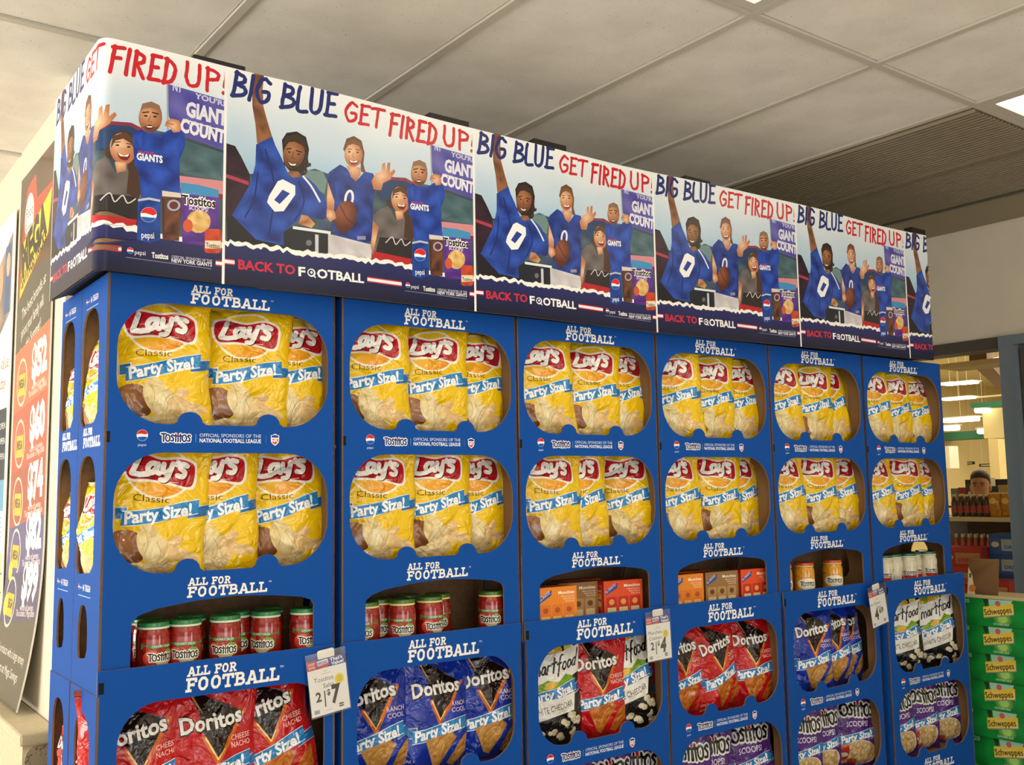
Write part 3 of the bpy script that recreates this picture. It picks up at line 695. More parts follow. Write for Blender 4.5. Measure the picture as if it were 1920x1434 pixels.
RED = BagKind('red', doritos_art('cf1820', 'a30d14', ('CHEESE', 'NACHO'), 'e08a2c', 'a8521a'), '9a1a1c', 3, 'red nacho chip bag')
BLU = BagKind('blue', doritos_art('1038b4', '07217e', ('RANCH', 'COOL'), 'd9a557', 'a5702f'), '10267c', 3, 'blue ranch chip bag')
BLK = BagKind('black', smart_art(), '1b1a1d', 2, 'black popcorn bag')
PUR = BagKind('purple', tostitos_art(), '4a2476', 3, 'purple scoop chip bag')
D2 = pi/180
# logo centres in each window: x in the column; (yaw, tilt, dz)
ROWS = {  # (col,row): [(x, yaw deg, tilt deg, dz)]
 (0,0): [(.150,-14,-1,0),(.350,-15,3,0),(.472,-10,4,0)], (0,1): [(.132,-14,4,0),(.275,-12,0,.002),(.478,-15,-3,.002)],
 (1,0): [(.126,-14,0,0),(.325,-15,1,0),(.470,-10,3,0)], (1,1): [(.135,-14,2,0),(.335,-14,0,.004),(.478,-10,-1,0)],
 (2,0): [(.160,-14,-2,0),(.348,-15,3,0),(.485,-12,2,0)], (2,1): [(.165,-14,2,0),(.295,-12,-1,0),(.500,-36,-2,0)],
 (3,0): [(.150,-30,-2,0),(.337,-14,2,0),(.488,-14,4,0)], (3,1): [(.145,-14,-1,0),(.348,-14,3,0),(.486,-10,-3,0)],
 (4,0): [(.155,-14,-2,0),(.345,-14,2,0),(.492,-16,-8,0)], (4,1): [(.150,-12,-1,.004),(.348,-16,2,0),(.505,-32,-3,0)],
 (5,0): [(.170,-14,-2,0),(.335,-12,0,0),(.488,-14,3,0)], (5,1): [(.165,-12,-2,0),(.375,-14,1,0),(.490,-12,3,0)]}
POS = ['left', 'middle', 'right']
for (c, r), lst in ROWS.items():
    for k, (x, yw, ti, dz) in enumerate(lst):
        YEL.put((CX[c]+x+.010*k, .084+.012*k, (1.739, 1.379)[r]+max(dz, 0)), (-4*D2, ti*D2, yw*D2),
                'yellow potato chip bag, %s one in the %s window of the %s column' % (POS[k], ('top', 'second')[r], ORD[c]), 'yellow chip bags in the upper windows', None, 1.02)
for r in (0, 1):
    YEL.put((.016, .166, (1.739, 1.379)[r]), (-2*D2, 0, -86*D2), 'yellow chip bag at the nearer side opening, %s level' % ('top', 'second')[r], 'yellow chip bags at the side openings', None, .72)
    YEL.put((.013, .362, (1.739, 1.379)[r]), (-2*D2, (6, -4)[r]*D2, -88*D2), 'yellow chip bag at the farther side opening, %s level' % ('top', 'second')[r], 'yellow chip bags at the side openings', None, .66)
LOW = {0: [(RED,.125,-10,-3,.0,0),(RED,.285,-3,2,.004,0),(RED,.400,-10,0,.0,1),(RED,.470,-16,-9,.02,0)],
       1: [(BLU,.140,-14,-2,.0,0),(BLU,.318,-3,4,.0,0),(BLU,.235,-8,0,.006,1),(BLU,.505,-14,2,.006,0),(BLU,.425,-8,0,.006,1)],
       2: [(BLK,.160,-14,0,-.0,0),(RED,.338,-14,3,.0,0),(BLK,.478,-16,-5,.006,0)],
       3: [(RED,.150,-12,-2,.0,0),(RED,.320,-3,-4,.0,0),(RED,.490,-16,4,.0,0)],
       4: [(BLU,.225,-14,4,-.0,0),(BLU,.400,-12,-3,.0,0),(BLU,.485,-10,-2,.0,0)],
       5: [(BLK,.215,-26,0,.0,0),(BLK,.480,-26,-3,.0,0)]}
LOWY = {0: [.100,.082,.165,.092], 1: [.100,.082,.165,.090,.165], 2: [.105,.094,.082], 3: [.100,.082,.094], 4: [.082,.096,.110], 5: [.100,.090]}
for c, lst in LOW.items():
    cnt = {}
    tot = {}
    for q in lst: tot[q[0].key] = tot.get(q[0].key, 0)+1
    fl = 0
    for k, (B, x, yw, ti, dz, bk) in enumerate(lst):
        cnt[B.key] = cnt.get(B.key, 0)+1
        place = {1: '', 2: (' left one', ' right one')[min(cnt[B.key]-1, 1)], 3: (' left one', ' middle one', ' right one')[min(cnt[B.key]-1, 2)]}.get(tot[B.key])
        if place is None: place = ' mostly hidden one at %s' % ('left' if x < .35 else 'right') if bk else (' left one', ' middle one', ' right one')[fl]
        if not bk: fl += 1
        lab = '%s,%s in the %s lower case' % (B.words, place or ' only one', ORD[c])
        B.put((LX[c]+x, LY[c]+LOWY[c][k], .789+max(0, dz)), (-4*D2, ti*D2, yw*D2), lab, B.words+'s in the lower cases', None, .99)
TOS = {2: [(.20,-12,0),(.390,-12,-2),(.505,-18,2)], 3: [(.130,-14,3),(.255,-14,3),(.500,-22,-3)], 4: [(.14,-14,4),(.285,-10,2),(.510,-26,4)], 5: [(.140,-12,-3),(.320,-14,3),(.505,-24,2)]}
for c, lst in TOS.items():
    for k, (x, yw, ti) in enumerate(lst):
        PUR.put((LX[c]+x, LY[c]+.078+.014*k, .464), (-4*D2, ti*D2, yw*D2), 'purple scoop chip bag, %s one in the bottom window of the %s column' % (POS[k], ORD[c]), 'purple chip bags in the bottom windows', None, .93)
for k, (y, yw) in enumerate(((.140, -86), (.335, -88))):
    RED.put((.020, y, .80), (-2*D2, 0, yw*D2), 'red chip bag facing the %s side opening of the lower first column' % ('nearer', 'farther')[k], 'red chip bags at the side openings', None, .72)

# ------------------------------------------------------------------ jars on the third level
def jar_kind(key, body, bodyd, lidc, ring, label_fn, words):
    mb = mat('jar_'+key, body, rough=.12, spec=.6, coat=.6, noise=(120, .7, bodyd)); ml = mat('lid_'+key, lidc, rough=.3, spec=.6, coat=.3)
    b = MB().lathe([(.030,0),(.037,.002),(.0395,.008),(.0395,.088),(.0385,.100),(.036,.108),(.0345,.112),(.0345,.118)], 24).mesh('jar_body_'+key, True); b.materials.append(mb)
    l = MB().lathe([(.0365,.112),(.0372,.1125),(.0372,.126),(.0362,.128),(.0335,.1285),(.032,.1275),(.0005,.1272)], 24).mesh('jar_lid_'+key, True); l.materials.append(ml)
    rg = MB().lathe([(.0374,.1125),(.0378,.1135),(.0378,.1165),(.0374,.1175)], 24, cap=False).mesh('jar_ring_'+key, True); rg.materials.append(mat('ring_'+key, ring, rough=.35))
    a = label_fn(); a.grid(.6, 2)
    def f(x, y):
        th = (x-a.w/2)/3.98-pi/2; return (.0398*cos(th), .0398*sin(th), .012+y/100)
    def n(x, y):
        th = (x-a.w/2)/3.98-pi/2; return (cos(th), sin(th), 0)
    lb = a.mesh('jar_label_'+key, f, n); lb.materials.append(M_gloss)
    return (b, l, rg, lb, words)
def salsa_label():
    a = Art(15, 8.2, shade('8f1d18', '6d120f', lambda x, y: nz(x, y, 2)))
    a.rect(2.4, 5.5, 13, 6.7, '2f8f4a'); a.rect(2.4, 6.7, 13, 6.85, 'e8efe2'); a.poly([(5.6,5.5),(9.6,5.5),(9,4.9),(6.2,4.9)], '2f8f4a'); a.text('CHUNKY SALSA', 7.6, 5.8, .55, 'f2f5ee', align='C', width=5)
    a.ell(5, 3.4, 2.0, 1.9, shade('e4573a', 'b02a20', lambda x, y: (5.5-y)/4)); a.ell(9.6, 3.6, 1.9, 1.6, '7f9a3a'); a.ell(8, 2.6, 2, 1.2, 'cdbd8a')
    tosti(a, 4.3, 2.7, 6.6, 1.8, '131114', 'f3f1ea'); a.text('NET WT 15.5 OZ', 7.5, .4, .35, 'f2e8dc', align='C')
    return a
def queso_label():
    a = Art(15, 8.2, shade('e2a52e', 'c98718', lambda x, y: nz(x, y, 1.5)))
    a.rect(2.4, 6.2, 13, 6.9, 'c22f2a'); a.ell(7.6, 3.6, 4.6, 2.2, 'f4e9c4'); tosti(a, 4.4, 2.9, 6.4, 1.7, '131114', 'f3f1ea'); a.poly([(3.6,1.4),(11.8,1.4),(10.4,.4),(5,.4)], '3b8a3c')
    return a
def ranch_label():
    a = Art(15, 8.2, 'd9d3b8'); a.rect(2.2, 5.3, 13, 6.0, '233a33'); a.ell(7.6, 2.0, 3.0, 1.6, 'c3352c'); tosti(a, 4.4, 2.7, 6.4, 1.7, '131114', 'f3f1ea'); return a
J_SAL = jar_kind('salsa', 'a5281c', '7c1710', '1f7a3d', 'cfe6cf', salsa_label, 'red salsa jar with green lid')
J_SA2 = jar_kind('salsa_mild', 'a5281c', '7c1710', '3d6b26', 'e9d98a', salsa_label, 'red salsa jar with yellow-rimmed lid')
J_QUE = jar_kind('queso', 'e3a428', 'c98816', 'c8492a', 'e2c07a', queso_label, 'yellow cheese dip jar')
J_RAN = jar_kind('ranch', 'ddd7bd', 'c4bc9d', '1d5a3a', 'cfd8c6', ranch_label, 'white dip jar with green lid')
FACE = [22, 30, 38, 44, 48, 52]; NTH = ['first', 'second', 'third', 'fourth', 'fifth', 'sixth', 'seventh', 'eighth', 'ninth', 'tenth']
def jars(J, c, lst, group):
    lst = sorted(lst)
    for k, (x, y, rz) in enumerate(lst):
        t = thing('dip_jar', '%s, %s from the left on the jar shelf' % (J[4], NTH[k]), 'jar', (CX[c]+x, y, 1.169), (0, 0, (rz-FACE[c])*D2), group)
        obj('glass_body', J[0], None, t); ld = obj('lid', J[1], None, t); obj('lid_rim', J[2], None, ld); obj('label', J[3], None, t)
jars(J_SAL, 0, [(.060,.09,-10),(.139,.052,35),(.216,.050,2),(.318,.054,-4),(.370,.118,0),(.432,.068,-22),(.474,.150,0),(.535,.056,22),(.255,.130,0),(.150,.140,0)], 'salsa jars')
jars(J_SA2, 1, [(.105,.062,-20),(.172,.110,0),(.215,.052,4),(.310,.058,30),(.372,.112,-8),(.290,.145,0),(.528,.058,-12)], 'salsa jars')
jars(J_QUE, 4, [(.128,.085,10),(.225,.055,18),(.412,.060,8)], 'cheese dip jars')
jars(J_RAN, 5, [(.165,.060,0),(.250,.070,90),(.335,.055,10),(.420,.085,25),(.498,.060,20),(.560,.110,0)], 'white dip jars')
# ------------------------------------------------------------------ cracker cartons
def carton_mesh(name, w, h, d, base, side, words, pic):
    a = Art(w, h, base)
    a.rect(0, 0, w, h*.12, side)
    for k in range(3):
        x0 = w*(.06+.3*k); a.poly(rrect(x0, h*.06, x0+w*.27, h*.58, .5, n=2), pic[0]); a.rect(x0+.4, h*.12, x0+w*.27-.4, h*.3, pic[1]); a.ell(x0+w*.135, h*.44, w*.07, w*.06, pic[2], 10)
    a.text('Munchies', w*.94, h*.82, h*.075, 'f8f2e4', align='R', width=w*.42, bold=.02)
    for k in range(3): a.text('PEANUT BUTTER', w*.94, h*(.74-.06*k), h*.035, 'f4e6cf', align='R', width=w*(.34-.05*k))
    a.poly([(w*.04,h*.62),(w*.34,h*.8),(w*.36,h*.94),(w*.06,h*.76)], '2f4f9e'); a.text('Go SNACKS', w*.06, h*.67, h*.07, 'f0f2f8', width=w*.30, rot=.55)
    F = a.mesh(name, lambda x, y: (x/100, 0, y/100))
    s = Art(d, h, side); s.rect(d*.15, h*.1, d*.85, h*.9, base)
    for k in range(4): s.ell(d*.5, h*(.2+.2*k), d*.26, h*.07, pic[k % 3], 10); s.rect(d*.25, h*(.13+.2*k), d*.75, h*(.15+.2*k), 'f3e3c6')
    G = s.mesh(name+'_side', lambda x, y: (0, (d-x)/100, y/100))
    B = MB().box((.0004, .0004, 0), (w/100, d/100, h/100-.0005)).mesh(name+'_body')
    F.materials.append(M_paper); G.materials.append(M_paper); B.materials.append(mat('carton_'+name, side, rough=.6)); return F, G, B
CT = {'orange': carton_mesh('orange_carton', 15, 12.6, 6, 'e8892a', 'd9761c', '', ('dd7a2a', 'f0c070', 'b5541c')),
      'brown': carton_mesh('brown_carton', 16, 12.4, 6, '9b7348', '7c5733', '', ('b98f5c', 'e6cf9c', '6e4a2a')),
      'red': carton_mesh('red_carton', 16, 12.4, 6, 'e6562a', 'b3231f', '', ('c8302a', 'f0d7a0', 'e7a84a'))}
def carton(c, kind, x, y, rz, lab):
    t = thing('cracker_box', lab, 'cracker box', (CX[c]+x, y, 1.169), (0, 0, rz*D2), 'cracker boxes')
    F, G, B = CT[kind]; obj('carton', B, None, t); obj('front_print', F, None, t); obj('side_print', G, None, t)
carton(2, 'orange', .075, .016, -3, 'orange cracker box at the left of the third column opening')
carton(2, 'brown', .225, .10, -4, 'brown cracker box standing behind the orange one, third column')
carton(2, 'red', .300, .165, -2, 'red cracker box at the back of the third column opening')
carton(2, 'red', .385, .06, -6, 'red-orange cracker box right of the brown one, third column')
carton(3, 'orange', .070, .03, -3, 'orange cracker box at the left of the fourth column opening')
carton(3, 'brown', .255, .045, -4, 'brown cracker box in the middle of the fourth column opening')
carton(3, 'red', .432, .035, -4, 'red-orange cracker box at the right of the fourth column opening')
carton(3, 'red', .200, .13, -2, 'red cracker box behind the brown one, fourth column')
# ------------------------------------------------------------------ shelf price cards in clear sleeves
M_sleeve = bpy.data.materials.new('clear_sleeve'); M_sleeve.use_nodes = True
_n = M_sleeve.node_tree; _n.nodes.remove(_n.nodes['Principled BSDF'])
_t = _n.nodes.new('ShaderNodeBsdfTransparent'); _g = _n.nodes.new('ShaderNodeBsdfGlossy'); _g.inputs['Roughness'].default_value = .1; _m = _n.nodes.new('ShaderNodeMixShader'); _m.inputs[0].default_value = .1
_n.links.new(_t.outputs[0], _m.inputs[1]); _n.links.new(_g.outputs[0], _m.inputs[2]); _n.links.new(_m.outputs[0], _n.nodes['Material Output'].inputs[0])
def price_card(loc, rot, lines, big, label):
    t = thing('price_tag', label, 'price tag', loc, rot, 'price tags'); w, h = 11, 14.2
    a = Art(w, h, 'f6f6f4'); a.rect(0, h-2.4, w, h, '2c3f97'); a.rect(0, h-2.4, 2.8, h, 'c43a3a'); a.poly([(3,h-2.0),(6.2,h-.3),(6.2,h-1.6),(5.6,h-2.4),(3.2,h-2.4)], 'd04a48'); a.poly([(2.9,h-.4),(6,h-.2),(6,h-1.4),(3,h-1.7)], 'e8e6ee')
    a.text('SPECIAL', 3.1, h-1.5, .7, '2c3f97', width=2.8, rot=.06, bold=.03); a.text("That's", 6.6, h-1.15, .8, 'ffffff', width=3.6, bold=.03, rot=.04); a.text('Value!', 6.9, h-2.2, .8, 'ffffff', width=3.6, bold=.03, rot=.04); a.text('SHOP', .4, h-1.1, .6, 'f1dfd6', width=1.9, bold=.02); a.text('SAVE', .4, h-2, .6, 'f1dfd6', width=1.9, bold=.02)
    a.rect(4.5, h-3.3, 5.7, h-3.2, '999999'); a.rect(3.8, h-3.9, 6.5, h-3.8, '999999')
    a.text(lines[0], 7.1, h-5.7, 1.15, '4a4a4a', align='R'); a.text(lines[1], 7.1, h-7.5, 1.15, '4a4a4a', align='R')
    if big[0]:
        a.ell(8.7, h-6.1, 1.35, 1.35, 'f3dc3c', 20)
        for k in range(3): a.rect(8.0, h-5.6-.5*k, 9.4, h-5.5-.5*k, '7a6a1a')
        a.text('2', 1.6, 3.6, 2.3, '2b2b2e', width=1.6, bold=.03); a.strokes([[(4.1,1.9),(4.2,6.0)]], .35, '2b2b2e', cap=False); a.text('$', 4.8, 4.7, 1.4, '2b2b2e', width=1.0, bold=.03); a.text(big[1], 6.0, 2.5, 4.2, '2b2b2e', width=2.8, bold=.05, shear=.12)
    else:
        a.text(big[1][0], 2.4, 2.6, 4.0, '2b2b2e', width=2.6, bold=.04); a.text(big[1][1], 5.5, 4.6, 2.0, '2b2b2e', width=3, bold=.03)
    a.rect(.8, .6, 2.3, 1.6, 'a8adb0'); a.rect(7.9, .9, 9.2, 1.9, '55585c'); a.rect(7.9, 1.3, 9.2, 1.45, 'f6f6f4'); a.rect(4, .9, 5.7, 1.0, 'aaaaaa')
    me = a.mesh('price_card', lambda x, y, q: ((x-w/2)/100, .0005+q, (y-h)/100), thick=.0004, back='f0f0ee'); me.materials.append(M_paper); obj('card', me, None, t)
    obj('sleeve', MB().box((-.0575, -.0009, -.146), (.0575, -.0004, .018)).mesh('sleeve'), M_sleeve, t)
    obj('hanging_tab', MB().prism(rrect(-.022, -.002, .026, .022, .006), .0012, lambda x, y, q: (x, .001+q, y)).mesh('tab'), M_white, t)
price_card((.548, -.0185, 1.172), (0, -7*D2, 0), ('Tostitos', 'Salsa'), (True, '7'), 'white price tag reading two for seven dollars, nearest the first column')
price_card((1.752, -.020, 1.174), (0, -2*D2, 0), ('Munchies', 'Crackers'), (True, '4'), 'white price tag reading two for four dollars, right of third column')
price_card((2.948, -.045, 1.176), (0, -9*D2, 0), ('Tostitos Queso', 'Salsa'), (False, ('4', '69')), 'white price tag reading 4.69 between the last two columns')
# ------------------------------------------------------------------ printed banner around the top
PW, PH = 75.7, 56.0; BZ = 2.122
def tr_panel(px, py):
    """sheet coordinates (cm) of a point drawn on the working sketch of one banner panel"""
    ix, iy = 410+px/2.868, 100+py/2.868
    d = CR*((ix-960)/FPX)-CU*((iy-717)/FPX)+_fw; t = (-.06-CAMP.y)/d.y; P = CAMP+d*t
    return (((P.x-.247)*100+.5)*75.7/77.3, (P.z-BZ)*100)
def banner_art():
    a = Art(PW, PH, shade('f1f4f6', '86b4d6', lambda x, y: min(1, max(0, (PH-y)/26))*(.75+.25*nz(x*.12, y*.2))))
    T = tr_panel; a.tr = T
    def g(c0, c1, cx, cy, r):
        X, Y = T(cx, cy); rr = r/24.; p, q = lin(c0), lin(c1); return lambda x, y: mixc(p, q, math.hypot(x-X, y-Y)/rr)
    def cloth(c0, c1, s=.35): return shade(c0, c1, lambda x, y: nz(x, y, s))
    # cars and field behind the people
    a.poly([(440,640),(520,625),(610,660),(880,700),(1040,690),(1390,760),(1390,1200),(30,1200),(30,560),(160,650)], shade('4f6570', '27323c', lambda x, y: nz(x*.5, y*.5)))
    a.poly([(20,480),(85,500),(120,560),(165,650),(170,760),(40,900),(20,900)], shade('3a2030', '1c1420', lambda x, y: nz(x*.4, y*.4))); a.poly([(25,645),(160,690),(160,710),(25,665)], 'a83a52')
    a.poly([(455,628),(560,640),(585,690),(570,760),(510,720),(450,660)], '6d8a8a')
    a.poly([(870,700),(930,672),(1010,676),(1060,700),(1060,790),(870,790)], '20406e'); a.strokes([[(872,705),(935,675),(1012,680),(1060,706)]], 16, '8a3048')
    a.poly([(1205,740),(1390,800),(1390,930),(1210,890)], shade('54737a', '35505c', lambda x, y: nz(x, y, .5))); a.poly([(1205,905),(1390,925),(1390,985),(1205,960)], 'd08a92'); a.poly([(1205,960),(1390,985),(1390,1010),(1205,990)], '7a2a3e')
    # flag
    a.poly([(1150,492),(1390,560),(1390,790),(1300,755),(1200,722),(1160,640)], shade('3f3c93', '6a66b4', lambda x, y: nz(x, y, .35))); a.strokes([[(1150,480),(1160,760)]], 7, '9aa0ae')
    # man with raised arm
    sk1 = shade('9c6a48', '5e3826', lambda x, y: nz(x, y, .6))
    a.poly([(190,110),(205,92),(235,95),(243,130),(236,190),(240,290),(262,370),(288,455),(250,502),(205,485),(196,380),(180,290),(178,180)], sk1)
    a.poly([(288,452),(200,492),(196,600),(170,700),(110,800),(65,872),(120,940),(200,1000),(262,1026),(352,1034),(347,965),(420,905),(490,885),(560,900),(610,870),(575,790),(525,715),(480,675),(440,655),(370,642),(335,560),(305,500)], cloth('2f58bf', '0f2468', .42))
    a.poly([(70,872),(200,1000),(352,1034),(350,1080),(40,1040),(40,880)], '1d1a22')
    a.strokes([smoothline([(250,520),(285,640),(300,760),(270,980)], 4), smoothline([(210,640),(190,780),(140,880)], 4), smoothline([(430,690),(460,800),(410,900)], 4)], 9, '16296c')
    a.poly([(340,470),(365,432),(420,425),(470,455),(487,520),(478,590),(500,610),(470,620),(455,650),(395,650),(350,600)], '2b2320')
    a.strokes([smoothline([(470,540),(480,600),(492,600)], 3), smoothline([(462,580),(470,640),(452,655)], 3)], 13, '35281f')
    a.ell(405, 545, 58, 78, g('b27a52', '6a4029', 395, 520, 95), 24, .25)
    a.poly([(345,505),(360,450),(420,440),(466,475),(472,530),(450,500),(410,480),(370,482)], '3a2c24')
    a.strokes([[(365,520),(390,515)],[(418,528),(446,536)]], 6, '2a1a12'); a.ell(380, 535, 8, 4, '1a100c', 8, .2); a.ell(430, 547, 8, 4, '1a100c', 8, .2); a.strokes([[(402,535),(395,565),(408,570)]], 5, '5e3826')
    a.poly(smoothline([(368,585),(395,600),(425,596),(410,618),(385,614),(368,585)], 3)[:-1], '3a1712'); a.poly([(373,588),(395,600),(420,598),(410,608),(388,606)], 'f2ece4')
    a.poly([(385,635),(430,640),(445,668),(400,672),(370,650)], sk1)
    a.poly([(345,680),(412,715),(412,762),(350,850),(300,852),(260,802),(270,768),(318,690)], 'f1f1f4'); a.poly([(344,735),(384,756),(328,812),(298,790)], '233f98')
    a.strokes([smoothline([(455,665),(500,720),(545,800)], 4)], 10, 'e7e9f0')
    # table and grill
    a.poly([(350,960),(400,930),(600,965),(600,1075),(350,1060)], '20242e'); a.poly([(400,930),(605,960),(603,975),(398,945)], 'dfe6ee'); a.poly([(520,975),(538,978),(538,1075),(520,1072)], 'c9ced6')
    a.poly([(430,920),(445,870),(480,875),(520,920),(500,940)], shade('d9b27a', '8a3a26', lambda x, y: nz(x, y, 2))); a.polys([[(540+k*22,945),(540+k*22,905),(555+k*22,905),(555+k*22,948)] for k in range(3)], '3d4a7a'); a.ell(486, 1020, 16, 16, '6a707a', 12)
    # woman with ball
    sk2 = lambda cx, cy, r: g('eec3a0', 'b5744e', cx, cy, r)
    a.poly([(588,700),(625,690),(640,800),(620,880),(585,870),(583,780)], sk2(600, 760, 90)); 
    a.poly([(600,640),(655,603),(690,622),(742,692),(790,640),(835,650),(855,700),(836,800),(828,1010),(770,1036),(700,1022),(612,960),(625,800),(590,700),(583,660)], cloth('2a4db0', '0c1c56', .55))
    a.poly([(590,972),(830,1032),(826,1105),(590,1082)], shade('d9d6dc', 'b2aeb8', lambda x, y: nz(x, y, .6)))
    a.poly([(690,610),(770,620),(765,660),(742,692),(715,670)], sk2(730, 630, 60))
    a.poly([(672,520),(690,465),(730,450),(772,475),(788,540),(782,600),(796,650),(770,640),(765,560),(690,560)], '6a4630')
    a.ell(728, 548, 50, 68, sk2(715, 530, 80), 24); a.poly([(680,530),(690,485),(730,468),(765,490),(777,540),(760,505),(728,492),(700,500)], '7a5438')
    a.ell(706, 535, 8, 4, '3a2418', 8); a.ell(750, 538, 8, 4, '3a2418', 8); a.strokes([[(696,522),(718,520)],[(740,522),(762,526)]], 4, '5a3a26'); a.strokes([[(728,540),(722,562),(734,564)]], 4, 'b5744e')
    a.poly(smoothline([(702,575),(728,588),(756,578),(744,602),(714,600),(702,575)], 3)[:-1], '8a2f2a'); a.poly([(706,577),(728,588),(752,580),(744,592),(714,591)], 'fbf7f2')
    a.strokes([ell(704,785,20,42,14,.15)+[(724,788)]], 13, 'eceaf0'); a.rect(748, 985, 795, 1005, '8f8fae')
    a.ell(685, 882, 60, 88, g('9a5a3e', '54271b', 665, 850, 110), 24, .25); a.strokes([[(655,820),(690,890),(735,925)]], 4, '3c1a12'); a.poly([(583,840),(625,850),(635,890),(600,910),(580,880)], sk2(600, 870, 45))
    # crouching woman
    a.poly([(826,690),(850,650),(880,640),(885,600),(900,590),(905,640),(915,592),(930,590),(928,645),(950,625),(958,640),(930,680),(890,700),(880,740),(838,735)], sk2(880, 660, 90))
    a.poly([(835,870),(880,838),(925,822),(960,900),(1010,880),(1062,905),(1092,965),(1080,1015),(1048,1135),(850,1112),(838,1000),(862,960),(830,925)], cloth('77706f', '544d4d', .5)); a.poly([(872,990),(1040,1005),(1078,1020),(1048,1135),(838,1112)], '2c2629')
    a.poly([(838,1066),(1048,1108),(1044,1145),(828,1112)], 'b5242e'); a.poly([(836,900),(866,940),(850,1010),(835,1090),(822,1040)], sk2(845, 1000, 70))
    a.poly([(930,770),(950,720),(990,706),(1030,730),(1048,800),(1060,880),(1072,960),(1050,1015),(1005,990),(1010,900),(1000,820)], '4a3226'); a.poly([(915,800),(940,770),(945,830),(925,835)], '4a3226')
    a.ell(985, 790, 50, 72, sk2(970, 770, 85), 24, -.15); a.poly([(938,790),(945,735),(990,715),(1025,745),(1034,800),(1015,765),(985,745),(955,755)], '5a3f2e'); a.poly([(955,850),(1000,850),(1000,890),(965,900)], sk2(975, 860, 50))
    a.ell(964, 775, 8, 4, '2e1c14', 8); a.ell(1008, 782, 8, 4, '2e1c14', 8); a.strokes([[(953,762),(975,760)],[(998,766),(1018,770)]], 4, '3e291d'); a.poly(smoothline([(962,808),(990,822),(1014,812),(1004,842),(976,836),(962,808)], 3)[:-1], '7a2420'); a.poly([(966,811),(990,822),(1011,814),(1004,826),(976,824)], 'fbf7f2')
    a.strokes([smoothline([(905,1020),(940,990),(960,1030),(990,1000),(1010,1035),(1040,1015)], 4)], 5, 'd8d2d2')
    # pointing man
    a.poly([(1020,722),(1055,702),(1130,722),(1178,690),(1222,690),(1228,770),(1205,840),(1216,1000),(1190,1015),(1062,1012),(1050,900),(1032,860)], cloth('2a58c8', '0e2472', .5))
    a.ell(1088, 648, 46, 68, g('d9a37c', '9a6244', 1076, 630, 80), 24); a.poly([(1046,625),(1055,585),(1090,574),(1122,590),(1134,630),(1120,612),(1088,602),(1060,608)], '8a6a52')
    a.poly(smoothline([(1058,690),(1075,712),(1105,712),(1125,680),(1110,690),(1080,684),(1058,690)], 3)[:-1], '6a4634'); a.ell(1070, 640, 8, 4, '2a1812', 8); a.ell(1106, 642, 8, 4, '2a1812', 8); a.strokes([[(1058,626),(1080,622)],[(1096,624),(1118,630)]], 6, '3a2418'); a.strokes([[(1088,640),(1080,664),(1094,667)]], 4, '9a6244'); a.ell(1086, 690, 14, 11, '5a1a18', 10); a.poly([(1074,686),(1098,686),(1094,692),(1078,692)], 'f2ece4')
    a.poly([(1150,662),(1170,648),(1200,655),(1216,680),(1205,708),(1180,712),(1165,690),(1145,682)], sk2(1180, 680, 45)); a.strokes([[(1152,668),(1180,676)]], 4, '9a6244')
    # torn paper edge and the navy field below it
    tear = [(20,1000)]; r = random.Random(2); x = 20
    while x < 1060: x += r.uniform(12, 26); tear.append((x, 1000+(x-20)*.132+r.uniform(-9, 9)))
    tear += [(1075,1160),(1390,1205)]
    a.poly(tear+[(1390,1420),(20,1420)], 'f3f2ee')
    te2 = [(px, py+24+r.uniform(-7, 7)) for px, py in tear]
    navy = shade('252a66', '11142c', lambda x, y: (11-y)/11)
    a.poly(te2+[(1400,1440),(10,1440),(10,1020)], navy)
    # products
    a.tr = T
    a.poly([(1050,1015),(1092,1006),(1136,1015),(1142,1198),(1095,1212),(1050,1196)], shade('1d4fae', '0c2a70', lambda x, y: abs(nz(x, y, .6)))); a.poly([(1050,1016),(1092,1007),(1136,1016),(1136,1026),(1092,1018),(1050,1026)], 'b9c4d4')
    a.ell(1093, 1085, 32, 34, 'f4f4f4', 18); a.poly(ell(1093, 1085, 31, 33, 12, 0, pi+.2, 2*pi-.1)+[(1110,1088),(1080,1078)], 'd8232f'); a.poly(ell(1093, 1085, 31, 33, 12, 0, .4, pi-.3)+[(1075,1095),(1110,1098)], '0b57b8')
    a.poly([(1142,985),(1222,990),(1215,1200),(1150,1195)], shade('7a4a34', '2c1512', lambda x, y: nz(x, y, 1.3))); a.poly([(1142,975),(1222,985),(1220,1005),(1144,1000)], 'd8cfc4'); a.ell(1190, 1040, 26, 26, '9fb0c4', 14); a.ell(1190, 1040, 18, 18, '6a2a2a', 12)
    a.poly([(1214,935),(1290,945),(1366,965),(1372,1222),(1228,1212)], shade('6a3aa0', '47207a', lambda x, y: nz(x, y, .6))); a.poly([(1214,935),(1290,945),(1366,965),(1366,1000),(1216,985)], '3f8fc4')
    a.ell(1290, 1110, 48, 52, shade('f0d692', 'c08a3e', lambda x, y: nz(x, y, 2)), 14); a.ell(1248, 1130, 20, 30, 'cf5a34', 10)
    a.poly(rrect(1316, 1142, 1382, 1252, 14, n=3), shade('d8582e', 'a02c1c', lambda x, y: nz(x, y, 1.5))); a.rect(1318, 1195, 1380, 1230, 'e6dcc0')
    # stripes, small print
    for q in ([(10,1098),(82,1106),(82,1136),(10,1128)], [(804,1202),(992,1228),(992,1256),(804,1230)], [(1362,1282),(1400,1286),(1400,1312),(1362,1308)]):
        a.poly(q, 'eeeef2'); (x0, y0), (x1, y1), (x2, y2), (x3, y3) = q; a.poly([(x0,y0),(x1,y1),(x1,y1+6),(x0,y0+6)], 'c2263c'); a.poly([(x3,y3-6),(x2,y2-6),(x2,y2),(x3,y3)], 'c2263c')
    a.strokes([[(1010,1278),(1345,1322)]], 2.5, '8c8fae')
    a.tr = None
